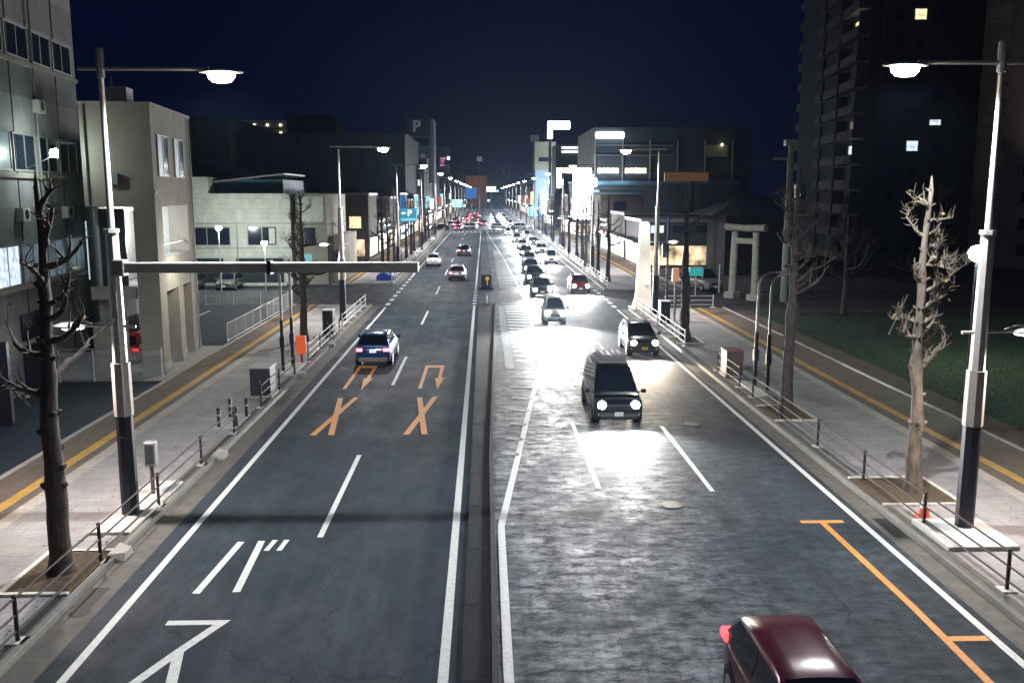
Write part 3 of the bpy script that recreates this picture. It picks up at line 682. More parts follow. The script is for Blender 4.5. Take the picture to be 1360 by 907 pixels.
# traffic cone
t = thing('traffic_cone', 'red and white traffic cone beside the nearest right street lamp', 'traffic cone', (11.62, 22.95, .12))
MB().box(-.2, .2, -.2, .2, 0, .03, .01).build('base', M_pink, t)
MB().lathe([(.145, .03), (.105, .27)], n=16).build('body', M_pink, t, 50); MB().lathe([(.104, .272), (.075, .44)], n=16).build('white_band', M_plate, t, 50)
MB().lathe([(.074, .442), (.03, .68), (.02, .69)], n=16).build('tip', M_pink, t, 50)
# white tapered pillar
t = thing('stone_pillar', 'tall white tapered pillar with a flared base at the right street corner', 'pillar', (11.85, 68.0, .02))
MB().loft([[(a * w, b * w * .9, z) for a, b in ((-1, -1), (1, -1), (1, 1), (-1, 1))] for z, w in ((0, .74), (.25, .72), (.9, .56), (1.6, .50), (6.35, .34), (6.5, .25))]).build('shaft', mat('white_stone', (.72, .68, .60), .7, var=.1, scale=2, bump=.3), t)
MB().box(-.95, .95, -.95, .95, -.02, .18, .04).build('base', M_conc_white, t); MB().box(.1, .3, -.57, -.5, 1.9, 2.3).build('plaque', E_winc, t)
# traffic signals and poles at the corners
def signal(name, label, x, y, h, s, heads, arm=0, m=M_poledark):
    t = thing(name, label, 'traffic signal', (x, y, .1))
    MB().tube([(0, 0, 0), (0, 0, h)], [.1, .08], 10).build('pole', m, t, 50)
    if arm: MB().tube([(0, 0, h - .25), (s * arm, 0, h - .15)], .05, 8).build('arm', m, t, 50)
    for (hx, hz, w, hh, e) in heads:
        hd = MB().box(hx - w / 2, hx + w / 2, -.12, .12, hz, hz + hh, .03).build('signal_head', M_black, t)
        for q in range(3):
            cx, cz = (hx - w / 3 + q * w / 3, hz + hh / 2) if w > hh else (hx, hz + hh / 6 + q * hh / 3)
            rr = min(w, hh) * .3 if w > hh else w * .35
            MB().lathe([(rr, -.135), (rr * .9, -.128)], cx, cz, 14, 'y').build('lens', e if q == 0 and e else M_win, hd)
    return t
signal('traffic_signal', 'dark signal pole with boxy signal head on the left kerb before the side street', -10.4, 66.8, 4.5, 1, [(-.2, 3.35, .72, 1.1, None)])
signal('traffic_signal', 'dark pole with a long arm behind the right street lamp at the corner', 13.35, 66.6, 6.9, -1, [(-.25, 3.9, .32, 1.0, None)], 1.4)
t = thing('utility_pole', 'tall greenish utility pole at the edge of the lawn beyond the stone gate', 'utility pole', (24.2, 73, 0))
MB().tube([(0, 0, 0), (0, 0, 12.8)], [.34, .22], 14).build('pole', mat('green_pole', (.20, .23, .19), .7), t, 50); MB().box(-.55, .55, -.3, .3, 12.3, 12.75, .03).build('transformer', M_metal, t)
MB().box(-1.4, .2, -.06, .06, 11.2, 11.35).build('cross_arm', M_metal, t)
sg = MB().box(.45, 1.25, -.2, .2, 8.2, 9.3, .04).build('signal_head', M_black, t); MB().lathe([(.13, -.23), (.12, -.2)], .7, 8.95, 12, 'y').build('lens', E_taildim, sg); MB().lathe([(.13, -.23), (.12, -.2)], .7, 8.5, 12, 'y').build('lens', E_winc, sg)
for i in range(3):
    wx = MB().tube([(24.2, 73, 11.8 - i * .4), (17, 90, 10.9 - i * .4), (12.5, 112, 11.4 - i * .4)], .02, 5); tag(wx.build('overhead_wire', M_black), 'thin dark overhead wire at the right corner, %s from the top' % ORD[i], 'wire', 'overhead wires')
t = thing('panel_post', 'short post with a small orange lit panel at the right corner', 'panel post', (12.9, 61.5, .12))
MB().tube([(0, 0, 0), (0, 0, 2.6)], .07, 8).build('post', M_metal, t, 50); MB().box(-.22, .22, -.1, .1, 2.6, 3.5, .03).build('panel', E_panel, t)
# torii
t = thing('stone_gate', 'grey stone shrine gate with round pillars and a heavy round lintel', 'shrine gate', (21.3, 74.6, 0), R(-54))
for sx in (-1, 1):
    MB().tube([(sx * 1.15, 0, .4), (sx * 1.05, 0, 5.5)], [.33, .26], 18).build('pillar', M_stone, t, 50)
    MB().box(sx * 1.15 - .5, sx * 1.15 + .5, -.5, .5, 0, .55, .04).build('pillar_base', M_stone, t)
MB().tube([(-2.0, 0, 5.88), (0, 0, 5.80), (2.0, 0, 5.88)], [.30, .27, .30], 16).build('lintel', M_stone, t, 50); MB().box(-.98, .98, -.12, .12, 4.55, 5.0, .03).build('tie_beam', M_stone, t)
spot('gate_light', t, (-.8, -7, 5), (0, 7, -1.2), 90, 70, .6, (1, .95, .85))
for i, x in enumerate((19.4, 20.5)):
    pass
# park lamp
t = thing('park_lamp', 'dazzling green-white park lamp behind the nearest right street lamp', 'park lamp', (24.5, 45, .05))
MB().tube([(0, 0, 0), (0, 0, 5.3)], [.08, .055], 10).build('post', M_poledark, t, 50)
MB().lathe([(.1, 5.2), (.34, 5.36), (.42, 5.65), (.3, 5.9), (.05, 6.0)], n=16).build('globe', E_park, t, 60)
point('park_light', t, (0, -.0, 4.9), 260, (.75, 1, .8), .3)
t = thing('park_kiosk', 'small lit kiosk with a gabled roof deep in the dark park', 'kiosk', (56, 118, 0))
MB().box(-3, 3, -2, 2, 0, 3.0).build('wall', M_darkbld, t); MB().loft([[(-3.6, -2.6, 3.0), (3.6, -2.6, 3.0), (0, -2.6, 4.6)], [(-3.6, 2.6, 3.0), (3.6, 2.6, 3.0), (0, 2.6, 4.6)]]).build('roof', M_towerbeige, t)
for x in (-2, .2, 1.8): MB().box(x - .35, x + .35, -2.06, -2.003, 1, 2.4).build('window', E_winw, t)
# guard rails across the right side street
fence('barrier_railing', 'white barrier railing across the far side of the right side street', 13.8, 84, 84, 3, M_railw, x1=20.5, cat='railing')
fence('barrier_railing', 'white barrier railing beside the orange lit panel at the right corner', 13.6, 68.2, 68.2, 2, M_railw, x1=17.2, cat='railing')
# teal sign by the shrine
t = thing('notice_sign', 'small teal lit sign on a white post before the stone gate', 'sign', (17.9, 77, 0))
MB().box(-.6, .6, -.06, .06, 1.7, 2.4, .02).build('panel', E_cyan if False else emis('teal_lit', (.05, .5, .5), .45), t); MB().tube([(0, 0.1, 0), (0, 0.1, 1.9)], .05, 8).build('post', M_railw, t, 50)
tag(MB().tube([(20.6, 79.8, 0), (20.6, 79.8, 2.5)], .07, 8).build('white_post', M_railw), 'thin white post left of the stone gate', 'post')
# left corner: parking guidance sign
t = thing('parking_sign', 'blue-green board with a white arrow and letter P hanging on a pole on the left', 'road sign', (-9.6, 104, .12))
MB().tube([(0, 0.2, 0), (0, .2, 7.2)], .09, 10).build('pole', M_metal, t, 50)
pb = MB().box(.15, 2.05, -.05, .05, 5.3, 6.8, .02).build('board', E_teal, t)
def text(s, size, m, parent, loc, rot=(R(90), 0, 0), name='lettering', ext=.01):
    c = bpy.data.curves.new(name, 'FONT'); c.body = s; c.size = size; c.extrude = ext; c.offset = size * .02
    o = bpy.data.objects.new(name, c); COL.objects.link(o); bpy.context.view_layer.update()
    me = bpy.data.meshes.new_from_object(o.evaluated_get(bpy.context.evaluated_depsgraph_get())); bpy.data.objects.remove(o)
    q = bpy.data.objects.new(name, me); COL.objects.link(q); me.materials.clear(); me.materials.append(m)
    q.parent = parent; q.location = loc; q.rotation_euler = rot; return q
text('P', .95, E_ptext, pb, (1.0, -.07, 5.98)); MB().add([(.3, -.06, 6.3), (.55, -.06, 6.5), (.55, -.06, 6.36), (.85, -.06, 6.36), (.85, -.06, 6.24), (.55, -.06, 6.24), (.55, -.06, 6.1)], [tuple(range(7))]).build('arrow', E_ptext, pb)
MB().box(.25, 1.95, -.062, -.052, 5.45, 5.75).build('lower_band', emis('band_blue', (.15, .4, .5), .8), pb)
t = thing('blue_bundle', 'bright blue tarpaulin bundle on the far left corner pavement', 'tarpaulin bundle', (-9.9, 91.2, .12))
rnd = random.Random(3); MB().loft([[(math.cos(a) * r * rnd.uniform(.85, 1.15), math.sin(a) * r * .7, z) for a in [i * PI / 6 for i in range(12)]] for z, r in ((0, .8), (.3, .85), (.6, .6), (.75, .25))]).build('tarpaulin', M_bluetarp, t, 30)
t = thing('tall_left_pole', 'pale concrete pole with a round lamp arm at the far left corner', 'utility pole', (-14.2, 92, .12))
MB().tube([(0, 0, 0), (0, 0, 7.5)], [.22, .16], 12).build('pole', M_conc, t, 50)
MB().tube([(0, 0, 5.0), (-.8, 0, 5.6), (-2.2, 0, 5.7)], .05, 8).build('arm', M_conc, t, 50)
MB().box(-2.9, -2.1, -.2, .2, 5.6, 5.72, .02).build('lamp_box', E_lampfar, t); spot('corner_light', t, (-2.5, 0, 5.4), (0, 0, -1), 700, 150, .6, (1, .85, .65))

# ------------------------------------------------------------------ buildings on the left
U = Vector((.9956, .0933, 0)); D = Vector((-.0937, .9956, 0))
rzl = math.atan2(.0933, .9956)
# local frame: x = to the right (towards the road), y = away from the camera
t = thing('office_building', 'large grey panelled building at the left with three rows of strip windows', 'building', (-20.93, 49.2, 0), rzl)
MB().box(-14, 0, -26, 0, 0, 22).build('wall', M_wallg, t)
for z in (2.15, 4.55, 9.35, 14.25): MB().box(0.0, .13, -26, 0, z - .1, z + .1, .01).build('ledge', M_beige, t)
rowsz = [(4.72, 6.4), (9.6, 11.15), (14.45, 15.8)]
for r_, (z0, z1) in enumerate(rowsz):
    for k in range(9):
        y1 = -.75 - k * 2.75; y0 = y1 - 2.4
        fr = MB().box(.002, .07, y0 - .05, y0 + .03, z0 - .05, z1 + .05).box(.002, .07, y1 - .03, y1 + .05, z0 - .05, z1 + .05).box(.002, .07, y0 + .032, y1 - .032, z0 - .05, z0 + .03).box(.002, .07, y0 + .032, y1 - .032, z1 - .03, z1 + .05).box(.002, .06, (y0 + y1) / 2 - .03, (y0 + y1) / 2 + .03, z0 + .032, z1 - .032)
        w = fr.build('window', M_frame, t)
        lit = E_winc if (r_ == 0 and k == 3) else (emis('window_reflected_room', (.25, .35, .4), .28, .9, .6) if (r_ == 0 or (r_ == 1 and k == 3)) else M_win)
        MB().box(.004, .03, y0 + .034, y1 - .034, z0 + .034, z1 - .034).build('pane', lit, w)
MB().box(.002, .1, -9.4, -6.9, 0, 3.4).build('shutter', M_poledark, t)
for i in range(3):
    MB().box(.35 + i * .52, .40 + i * .52, -1.2 - i * .25, -1.15 - i * .25, 4.2, 7.2).build('lit_rod', emis('rod_glow', (.6, .85, .85), .8), t)
MB().lathe([(.16, -.12), (.2, .12)], -4.5, 10.35, 14, 'x').build('flood_lamp', E_park, t, 50).location = (1.3, -3.1 + 0, 0)
MB().tube([(0, -7.6, 9.6), (1.2, -7.6, 10.2)], .03, 6).build('flood_bracket', M_metal, t)
spot('wall_light', t, (1.6, -7.6, 10.25), (-.7, -.1, -.5), 130, 140, .7, (.85, .93, 1))

def ac_unit(parent, x, y, z, face='x'):
    b = MB().box(x, x + .32, y, y + .8, z, z + .58, .02) if face == 'x' else MB().box(x, x + .8, y - .32, y, z, z + .58, .02)
    o = b.build('air_conditioner', M_conc_white, parent)
    (MB().lathe([(.22, x + .322), (.2, x + .335)], y + .4, z + .3, 18, 'x') if face == 'x' else MB().lathe([(.22, y - .335), (.2, y - .322)], x + .4, z + .3, 18, 'y')).build('fan_grille', M_black, o, 40)
for (yy, zz) in ((-3.4, 7.4), (-8.9, 7.4), (-14.5, 7.4), (-6.1, 12.2), (-11.5, 12.2)): ac_unit(t, .003, yy, zz)
for yy in (-5.9, -14.2): MB().tube([(.1, yy, .1), (.1, yy, 21.5)], .055, 8).build('downpipe', M_metal, t, 50)
for yy in (-2.9, -8.4, -13.9): MB().box(.002, .03, yy, yy + .06, 0, 21.9).build('wall_joint', M_black, t)
t = thing('stair_tower', 'beige rendered building on square columns with a lit open stair room', 'building', (-15.27, 43.5, 0), rzl)
MB().box(-3.1, 0, 0, 8.1, 8.0, 12.6).build('upper_wall', M_beige, t)
MB().box(-3.15, .05, -.05, 8.15, 12.6, 12.72).build('coping', M_conc, t)
for (x0, x1, y0, y1, z0, z1) in ((-1.0, 0, 0, 1.25, 0, 7.998), (-1.0, 0, 6.6, 8.1, 0, 7.998), (-1.0, 0, 3.7, 4.7, 0, 3.9)):
    c_ = MB().box(x0, x1, y0, y1, z0, z1).build('column', M_beige, t); MB().box(x0 - .04, x1 + .04, y0 - .04, y1 + .04, 0, .55).build('column_foot', M_conc, c_)
MB().box(-.6, -.02, 1.252, 6.598, 3.902, 5.55).build('spandrel_beam', M_beige, t)
MB().box(-3.1, -2.9, 1.0, 8.1, 0, 7.998).build('rear_wall', M_wallg, t)
MB().box(-2.89, -.62, 6.75, 7.0, 4.2, 7.9).build('stair_room_wall', M_conc_white, t)
MB().box(-2.89, -.7, 0.4, 6.7, 4.0, 4.15).build('landing', M_conc, t)
MB().box(-2.7, -1.55, .5, .6, 4.16, 7.9).build('dark_screen', M_win, t); MB().box(-3.1, -1.1, -.02, .25, 3.7, 4.3).build('front_sill', M_conc, t)
MB().box(-1.8, -1.6, 1.5, 4.5, 7.80, 7.9).build('ceiling_light', emis('tube_light', (.85, .95, 1), 14), t)
MB().box(-.28, -.2, 1.27, 6.58, 6.1, 6.15).build('handrail', M_metal, t); point('stair_light', t, (-1.5, 3.8, 7.0), 330, (.85, .93, 1), .3); point('added_column_light', t, (1.6, 2.5, 5.2), 300, (1, .95, .8), .3)  # outer point light is added to brighten the beige columns, no fixture there
MB().box(-2.88, -2.7, .62, 6.7, 4.2, 7.95).build('stair_room_side', M_conc_white, t)
for (y0, y1) in ((1.0, 2.9), (4.3, 6.2)):
    MB().box(-5.9, -3.102, 7.9, 8.3, 0, 11.2).build('link_wall', M_wallg, t) if y0 == 1.0 else None
    w = MB().box(.002, .06, y0 - .06, y0, 9.4, 11.35).box(.002, .06, y1, y1 + .06, 9.4, 11.35).box(.002, .06, y0 + .002, y1 - .002, 11.29, 11.35).box(.002, .06, y0 + .002, y1 - .002, 9.4, 9.46).box(.002, .055, (y0 + y1) / 2 - .04, (y0 + y1) / 2 + .04, 9.462, 11.288).build('window', M_frame, t)
    MB().box(.004, .03, y0 + .002, (y0 + y1) / 2 - .042, 9.462, 11.288).build('pane', emis('curtain_glow', (.3, .45, .7), .14, .6, 1.2), w)
    MB().box(.004, .03, (y0 + y1) / 2 + .042, y1 - .002, 9.462, 11.288).build('pane', M_win, w)
MB().box(-2.8, -1.1, .9, 1.05, 0.05, 2.2).build('back_screen', M_poledark, t).location = (0, 6, 0)
MB().box(-.02, .1, -.12, -.02, 8.6, 8.72).build('bracket', M_metal, t)
MB().tube([(-2.9, -.09, 8.1), (-2.9, -.09, 12.5)], .05, 8).build('downpipe', M_metal, t, 50); MB().tube([(.08, 7.6, .1), (.08, 7.6, 12.5)], .045, 8).build('downpipe', M_metal, t, 50)
MB().box(-2.0, -1.5, -.25, -.004, 9.0, 9.5, .02).build('vent_hood', M_metal, t); MB().tube([(-2.0, 1.5, 12.7), (-2.0, 1.5, 14.0)], .04, 6).build('aerial', M_metal, t); MB().box(-2.7, -1.5, 2, 3.2, 12.72, 13.6, .03).build('roof_unit', M_metal, t)
tag(MB().box(-18.3, -17.0, 42.9, 43.9, 0.05, 2.6, .05).build('gate_pier', M_beige), 'beige square pier beneath the stair tower beside the glass screen', 'pier')
# low glass screen
t = thing('glass_screen', 'low clear glass screen with slim posts along the dark lot at the left', 'screen', (-14.95, 42.2, .05), rzl)
gm = bpy.data.materials.new('clear_glass'); gm.use_nodes = True; gb = gm.node_tree.nodes['Principled BSDF']
gb.inputs['Base Color'].default_value = (.5, .55, .55, 1); gb.inputs['Alpha'].default_value = .22; gb.inputs['Roughness'].default_value = .15
for k in range(4): MB().box(-k * 1.5 - .03, -k * 1.5 + .03, -.03, .03, 0, 1.5).build('post', M_railw, t)
for k in range(3): MB().box(-k * 1.5 - 1.46, -k * 1.5 - .04, -.01, .01, .15, 1.4).build('pane', gm, t)
MB().box(-4.6, .05, -.035, .035, 1.502, 1.55).build('top_rail', M_metal, t)
# dark opaque fence of the lot is open: low wall at its back
tag(MB().box(-20.5, -17.6, 33.8, 34.0, .03, 3.2).build('dark_screen_wall', M_poledark), 'dark upright panel against the grey office building behind the bare tree', 'panel')

# parking lot fence, lamps
def mesh_fence(label, x, y0, y1, x1):
    t = thing('mesh_fence', label, 'fence', (0, 0, 0), 0, 'white mesh fences round the parking lot'); n = max(2, int(math.hypot(y1 - y0, x1 - x) / 1.9))
    for i in range(n + 1):
        f = i / n; xx = x + (x1 - x) * f; yy = y0 + (y1 - y0) * f; MB().tube([(xx, yy, .05), (xx, yy, 1.25)], .035, 8).build('post', M_railw, t, 50)
    for zz in (.2, 1.2): MB().tube([(x, y0, zz), (x1, y1, zz)], .025, 6).build('rail', M_railw, t, 50)
    w = MB(); m_ = int(math.hypot(y1 - y0, x1 - x) / .14)
    for i in range(m_):
        f = i / m_; xx = x + (x1 - x) * f; yy = y0 + (y1 - y0) * f; w.box(xx - .006, xx + .006, yy - .006, yy + .006, .2, 1.2)
    w.build('mesh_panel', M_railw, t)
mesh_fence('white mesh fence between the parking lot and the left pavement', -14.85, 52.8, 66.5, -14.85)
mesh_fence('white mesh fence at the far left corner of the parking lot', -14.85, 67.3, 71, -14.85)
mesh_fence('white mesh fence across the back of the parking lot', -34, 70.9, 70.9, -15.2)
def lot_lamp(label, x, y, z, p):
    t = thing('lot_lamp', label, 'lamp post', (x, y, .03), 0, 'lamps of the parking lot')
    MB().tube([(0, 0, 0), (0, 0, z)], [.07, .05], 8).build('post', M_railw, t, 50); MB().lathe([(.08, z - .2), (.22, z - .12), (.27, z), (.22, z + .12), (.08, z + .18)], n=14).build('lamp_globe', E_park, t, 60)
    point('lot_light', t, (0, .0, z - .25), p, (.95, 1, .93), .2)
lot_lamp('bright parking lot lamp on a white post left of the pale building windows', -23.1, 81, 5.6, 1400)
lot_lamp('lower floodlight in front of the pale building beside the bare tree', -19.2, 81, 4.3, 900)
# cream building
t = thing('cream_building', 'pale cream two-storey building behind the parking lot with a dark band under its parapet', 'building', (-27.5, 87, 0))
MB().box(-8, 9.4, 0, 14, 0, 5.75).box(-8, 9.4, 0, 14, 5.9, 8.6).box(-8, 1.9, .0, 3, 8.602, 10.1).build('wall', M_cream, t)
MB().box(-8, 9.46, -.07, 14, 5.752, 5.898).build('band', M_frame, t); MB().box(-8, 9.5, -.06, 14, 3.5, 3.6).build('ledge', M_frame, t)
MB().box(2.0, 8.4, 2, 12, 8.6, 9.9).build('roof_shed', M_bluetin, t); MB().loft([[(1.9, 1.7, 9.6), (8.6, 1.7, 10.35), (8.6, 1.7, 10.5), (1.9, 1.7, 9.75)], [(1.9, 12, 9.6), (8.6, 12, 10.35), (8.6, 12, 10.5), (1.9, 12, 9.75)]]).build('shed_roof', M_metal, t)
for (x0, x1, z0, z1, lit) in ((-.5, 3.7, 3.85, 5.45, M_win), (5.4, 8.0, 3.85, 5.5, M_win)):
    w = MB().box(x0 - .08, x0, -.06, -.002, z0 - .08, z1 + .08).box(x1, x1 + .08, -.06, -.002, z0 - .08, z1 + .08).box(x0, x1, -.06, -.002, z0 - .08, z0).box(x0, x1, -.06, -.002, z1, z1 + .08).box((x0 + x1) / 2 - .04, (x0 + x1) / 2 + .04, -.05, -.002, z0, z1).build('window', M_frame, t)
    MB().box(x0 + .01, x1 - .01, -.03, -.004, z0 + .01, z1 - .01).build('pane', lit, w)
MB().box(7.35, 7.9, -.045, -.032, 3.95, 5.4).build('blind', M_conc_white, t)
MB().tube([(4.4, -.08, .2), (4.4, -.08, 5.7)], .05, 6).build('downpipe', M_frame, t)
for k in range(3): MB().box(-7 + k * 5.6, -2.6 + k * 5.6, -.03, -.002, .3, 2.6).build('garage_bay', M_lot, t)
t = thing('annex_building', 'beige two-storey annex with a square upper panel right of the pale cream building', 'building', (-18.0, 88, 0))
MB().box(0, 3.1, 0, 12, 0, 5.7).box(.25, 3.1, -.25, 12, 5.75, 8.55).build('wall', M_beige, t); MB().box(.45, 2.9, -.32, -.252, 6.0, 8.3, .02).build('panel', M_cream, t)
w = MB().box(.5, 2.1, -.05, -.002, 3.7, 5.5).build('window', M_frame, t); MB().box(.58, 2.02, -.065, -.051, 3.78, 5.42).build('pane', M_win, w)
MB().box(3.1, 4.2, .8, 12, 0, 4.6).build('porch', M_beige, t); MB().box(.6, 1.6, -.06, -.003, 1.7, 2.9).build('poster', emis('teal_poster', (.2, .6, .65), .5), t)

def windows(t, face_y, x0, z0, nx, nz, dx, dz, w, h, lit, seed, frac=.1, maxn=100, faceside=False, base=None):
    """rows of windows on the face y=face_y (or x=face_y when faceside) - each one a part"""
    rnd = random.Random(seed); n = 0; proto = {}
    for j in range(nz):
        for i in range(nx):
            m = rnd.choice(lit) if rnd.random() < frac else (base or M_win)
            if m not in proto:
                b = MB().box(0, w, -.07, -.003, 0, h) if not faceside else MB().box(-.07, -.003, 0, w, 0, h)
                proto[m] = b.build('window', m, t); o = proto[m]
            else:
                o = proto[m].copy(); COL.objects.link(o); o.parent = t
            o.location = (x0 + i * dx, face_y, z0 + j * dz) if not faceside else (face_y, x0 + i * dx, z0 + j * dz); n += 1
            if n >= maxn: return
# large dark buildings behind
t = thing('dark_hall', 'huge dark windowless building rising behind the cream building', 'building', (-52, 200, 0))
MB().box(0, 35.2, 0, 40, 0, 20.8).build('wall', M_darkbld, t); MB().box(-.3, 35.5, -.3, 40, 20.8, 21.2).build('coping', M_darkbld, t); windows(t, 0, 6, 8, 3, 1, 8, 4, 2.6, 2, [E_wind], 4, 0)
t = thing('dark_block', 'dark greenish block at the left end of the huge dark building', 'building', (-66, 195, 0))
MB().box(0, 13.6, 0, 40, 0, 23.6).build('wall', mat('dark_green_wall', (.10, .15, .14), .85, var=.2, scale=.2), t); MB().box(-.2, 13.8, -.2, 40, 23.6, 24).build('coping', M_darkbld, t)
t = thing('warehouse', 'dark low gabled warehouse behind the cream building', 'building', (-40, 120, 0))
MB().loft([[(-6, 0, 0), (16, 0, 0), (16, 0, 8), (2, 0, 13.2), (-6, 0, 13.5)], [(-6, 20, 0), (16, 20, 0), (16, 20, 8), (2, 20, 13.2), (-6, 20, 13.5)]]).build('wall', M_darkbld, t); MB().box(-1, 1, -.05, -.003, 8, 10).build('window', M_win, t)
t = thing('apartment_block', 'distant apartment block with two rows of warm balcony lamps', 'building', (-84, 320, 0))
MB().box(0, 19, 0, 12, 0, 33).build('wall', M_darkbld, t)
for j, z in enumerate((31.2, 28.6)):
    MB().box(0.5, 18, -.9, -.003, z - 1.5, z - .7).build('balcony', M_towerbeige, t)
    for i in range(4): MB().lathe([(.1, z - .2), (.42, z), (.42, z + .3), (.1, z + .5)], 2.2 + i * 4.4, -.6, 8).build('balcony_lamp', E_bulb, t)
t = thing('rounded_block', 'faint dark rounded block on the skyline above the huge dark building', 'building', (-54, 260, 0))
MB().loft([[(0, y, 0), (13.2, y, 0), (13.2, y, 27.5), (12.6, y, 29), (11.4, y, 30), (0, y, 30.2)] for y in (0, 14)]).build('wall', M_darkbld, t)
t = thing('parking_tower', 'slim grey parking tower on the left carrying large letters P', 'tower', (-22.4, 272, 0))
MB().box(0, 7.6, 0, 12, 0, 25).build('wall', mat('tower_bluegrey', (.30, .36, .42), .7, var=.15, scale=.3), t); MB().box(-.1, 6.9, -.12, 11, 25.0, 29.9).build('head', mat('tower_head', (.10, .13, .18), .7), t); MB().box(6.95, 7.9, -.25, 12.2, 0, 29.8).build('edge_fin', mat('fin_grey', (.5, .55, .62), .6), t)
text('P', 4.6, E_ptextdim, t, (1.8, -.2, 26.2), ext=.05); text('P', 2.4, E_ptextdim, t, (4.0, -.2, 18.2), ext=.05)
MB().box(.5, 6.4, -.1, -.003, 22.2, 24.4).build('louvre_panel', M_darkbld, t); MB().box(-.4, .0, -.4, 0, 15, 25).build('corner_fin', mat('fin_grey', (.5, .55, .62), .6), t)
spot('facade_light', t, (3, -9, 8), (0, 9, 13), 2600, 80, .8, (.75, .88, 1))

# ------------------------------------------------------------------ buildings on the right
t = thing('apartment_tower', 'tall dark apartment tower on the right with a few lit windows and balconies', 'building', (46.8, 110, 0), math.atan2(-.02, 1))
rot = 0
MB().box(0, 13.2, 0, 30, 0, 48).build('front_wall', M_tower, t)
sd = MB(); sd.loft([[(-.002, .5, 0), (-.002, 36, 0), (4.9, 36, 0), (4.9, .5, 0)], [(-.002, .5, 48), (-.002, 36, 48), (4.9, 36, 48), (4.9, .5, 48)]]); 
rnd = random.Random(8)
for (i, j, m, w, h) in ((1, 8, E_winw, 1.45, 1.2), (0, 3, E_winc, 1.2, 1.1)):
    pass
proto = MB().box(0, 1.0, -.06, -.003, 0, 1.1).build('window', M_win, t); first = True
lits = {(1, 9): E_winw, (1, 4): E_winc, (2, 5): E_winc}
for j in range(15):
    for i in range(5):
        m = lits.get((i, j))
        if m:
            o = MB().box(0, 1.3, -.07, -.003, 0, 1.15 if j != 5 else .6).build('window', m, t)
        else:
            o = proto.copy(); COL.objects.link(o); o.parent = t
        o.location = (1.2 + i * 2.55 - (.0 if m is None else .3), 0, 1.6 + j * 3.0)
proto.location = (12, 0, 45.6)
# the street side with projecting balconies
t = thing('balcony_wing', 'dark wing of the right tower with stacked balconies receding from the street', 'building', (45.6, 111.2, 0), math.atan2(-.135, 1))
MB().box(0, 1.1, 0, 36, 0, 48).build('wall', M_tower, t)
for j in range(16):
    for k in range(4):
        b = MB().box(-1.3, -.003, .6 + k * 9, 8.4 + k * 9, .2 + j * 3, .3 + j * 3).box(-1.3, -1.2, .6 + k * 9, 8.4 + k * 9, .302 + j * 3, 1.25 + j * 3).box(-1.199, -.003, .55 + k * 9, .65 + k * 9, .302 + j * 3, 2.9 + j * 3); b.build('balcony', mat('balcony_grey', (.045, .052, .06), .7), t)
wlit = {(0, 9): E_winw, (1, 10): E_winw, (0, 4): E_winc, (0, 5): E_wind, (1, 7): E_wind, (2, 6): E_wind, (0, 11): E_wind, (3, 5): E_wind, (1, 12): E_wind}
for j in range(16):
    for k in range(3):
        m = wlit.get((k, j), M_win)
        if m is M_win and rnd.random() < .5: continue
        MB().box(-.04, -.003, 1.4 + k * 9, 6.8 + k * 9, .5 + j * 3, 2.5 + j * 3).build('window', m, t)
t = thing('beige_tower', 'dim beige tower with stepped balcony edge at the right border', 'building', (58.6, 104, 0), math.atan2(.02, 1))
MB().box(0, 14, 0, 12, 0, 48).build('wall', M_towerbeige, t)
for j in range(16): MB().box(-.75, -.003, -.4, 3, 1.1 + j * 3, 2.6 + j * 3, .2).build('balcony', M_towerbeige, t)
spot('tower_light', t, (7, -9, 6), (0, 9, 16), 900, 70, .8, (1, .8, .7))
windows(t, 0, 2.5, 1.5, 3, 15, 3.6, 3.0, 1.3, 1.3, [E_winw], 6, 0)

t = thing('commercial_building', 'wide dark commercial building with a white roof sign and two strips of lit windows', 'building', (20.6, 175, 0))
MB().box(0, 27, 0, 30, 0, 20.8).box(27, 30, 1, 30, 0, 20.9).build('wall', M_darkbld, t); MB().box(-.4, 27.4, -1.6, -.003, 10.2, 10.9).build('canopy', mat('canopy_blue', (.10, .2, .28), .5), t)
rs = MB().box(.2, 5.6, -.9, -.5, 18.75, 19.95, .3).build('roof_sign', E_sign, t)
for k in range(6): MB().box(.1 + k * 5.2, .35 + k * 5.2, -.35, -.003, 10.9, 19.9 - (k > 1) * 1.5).build('pilaster', M_towerbeige, t)
for k in range(2):
    for i in range(5): MB().box(.75 + k * 5.2 + i * .82, 1.45 + k * 5.2 + i * .82, -.2, -.01, 12.3, 13.3).build('lit_window', E_strip, t)
for zz in (15.6, 17.4): MB().box(.4, 15, -.3, -.003, zz, zz + .2).build('rail_band', M_metal, t)
MB().box(21, 25.2, -.3, -.003, 15.4, 17.6).build('side_sign', mat('khaki_panel', (.3, .3, .2), .7), t); MB().lathe([(.05, 0), (.25, .2), (.05, .45)], 24, -.8, 8).build('wall_lamp', E_bulb, t).location = (0, 0, 17.4)
point('canopy_light', t, (5, -3, 11.6), 160, (.75, .9, 1), .4)
t = thing('corner_shop', 'brownish two-storey shop with a lit canopy edge below the wide commercial building', 'building', (16.9, 145, 0), 0)
MB().box(1.3, 8.2, 0, 14, 0, 8.4).build('wall', mat('brown_wall', (.22, .18, .16), .8), t); MB().box(1, 8.6, -1.2, 14, 8.8, 9.2).build('roof', mat('roof_edge', (.25, .45, .5), .4), t)
MB().box(3.4, 5.4, -.06, -.003, 5.6, 7.4).build('window', M_win, t); MB().box(1.6, 4.5, -.06, -.003, .3, 2.9).build('shop_window', E_shopw, t); MB().box(4.8, 8, -.06, -.003, 3.4, 5).build('fascia', M_metal, t)
point('shop_light', t, (3, -3, 4), 250, (1, .8, .55), .4)
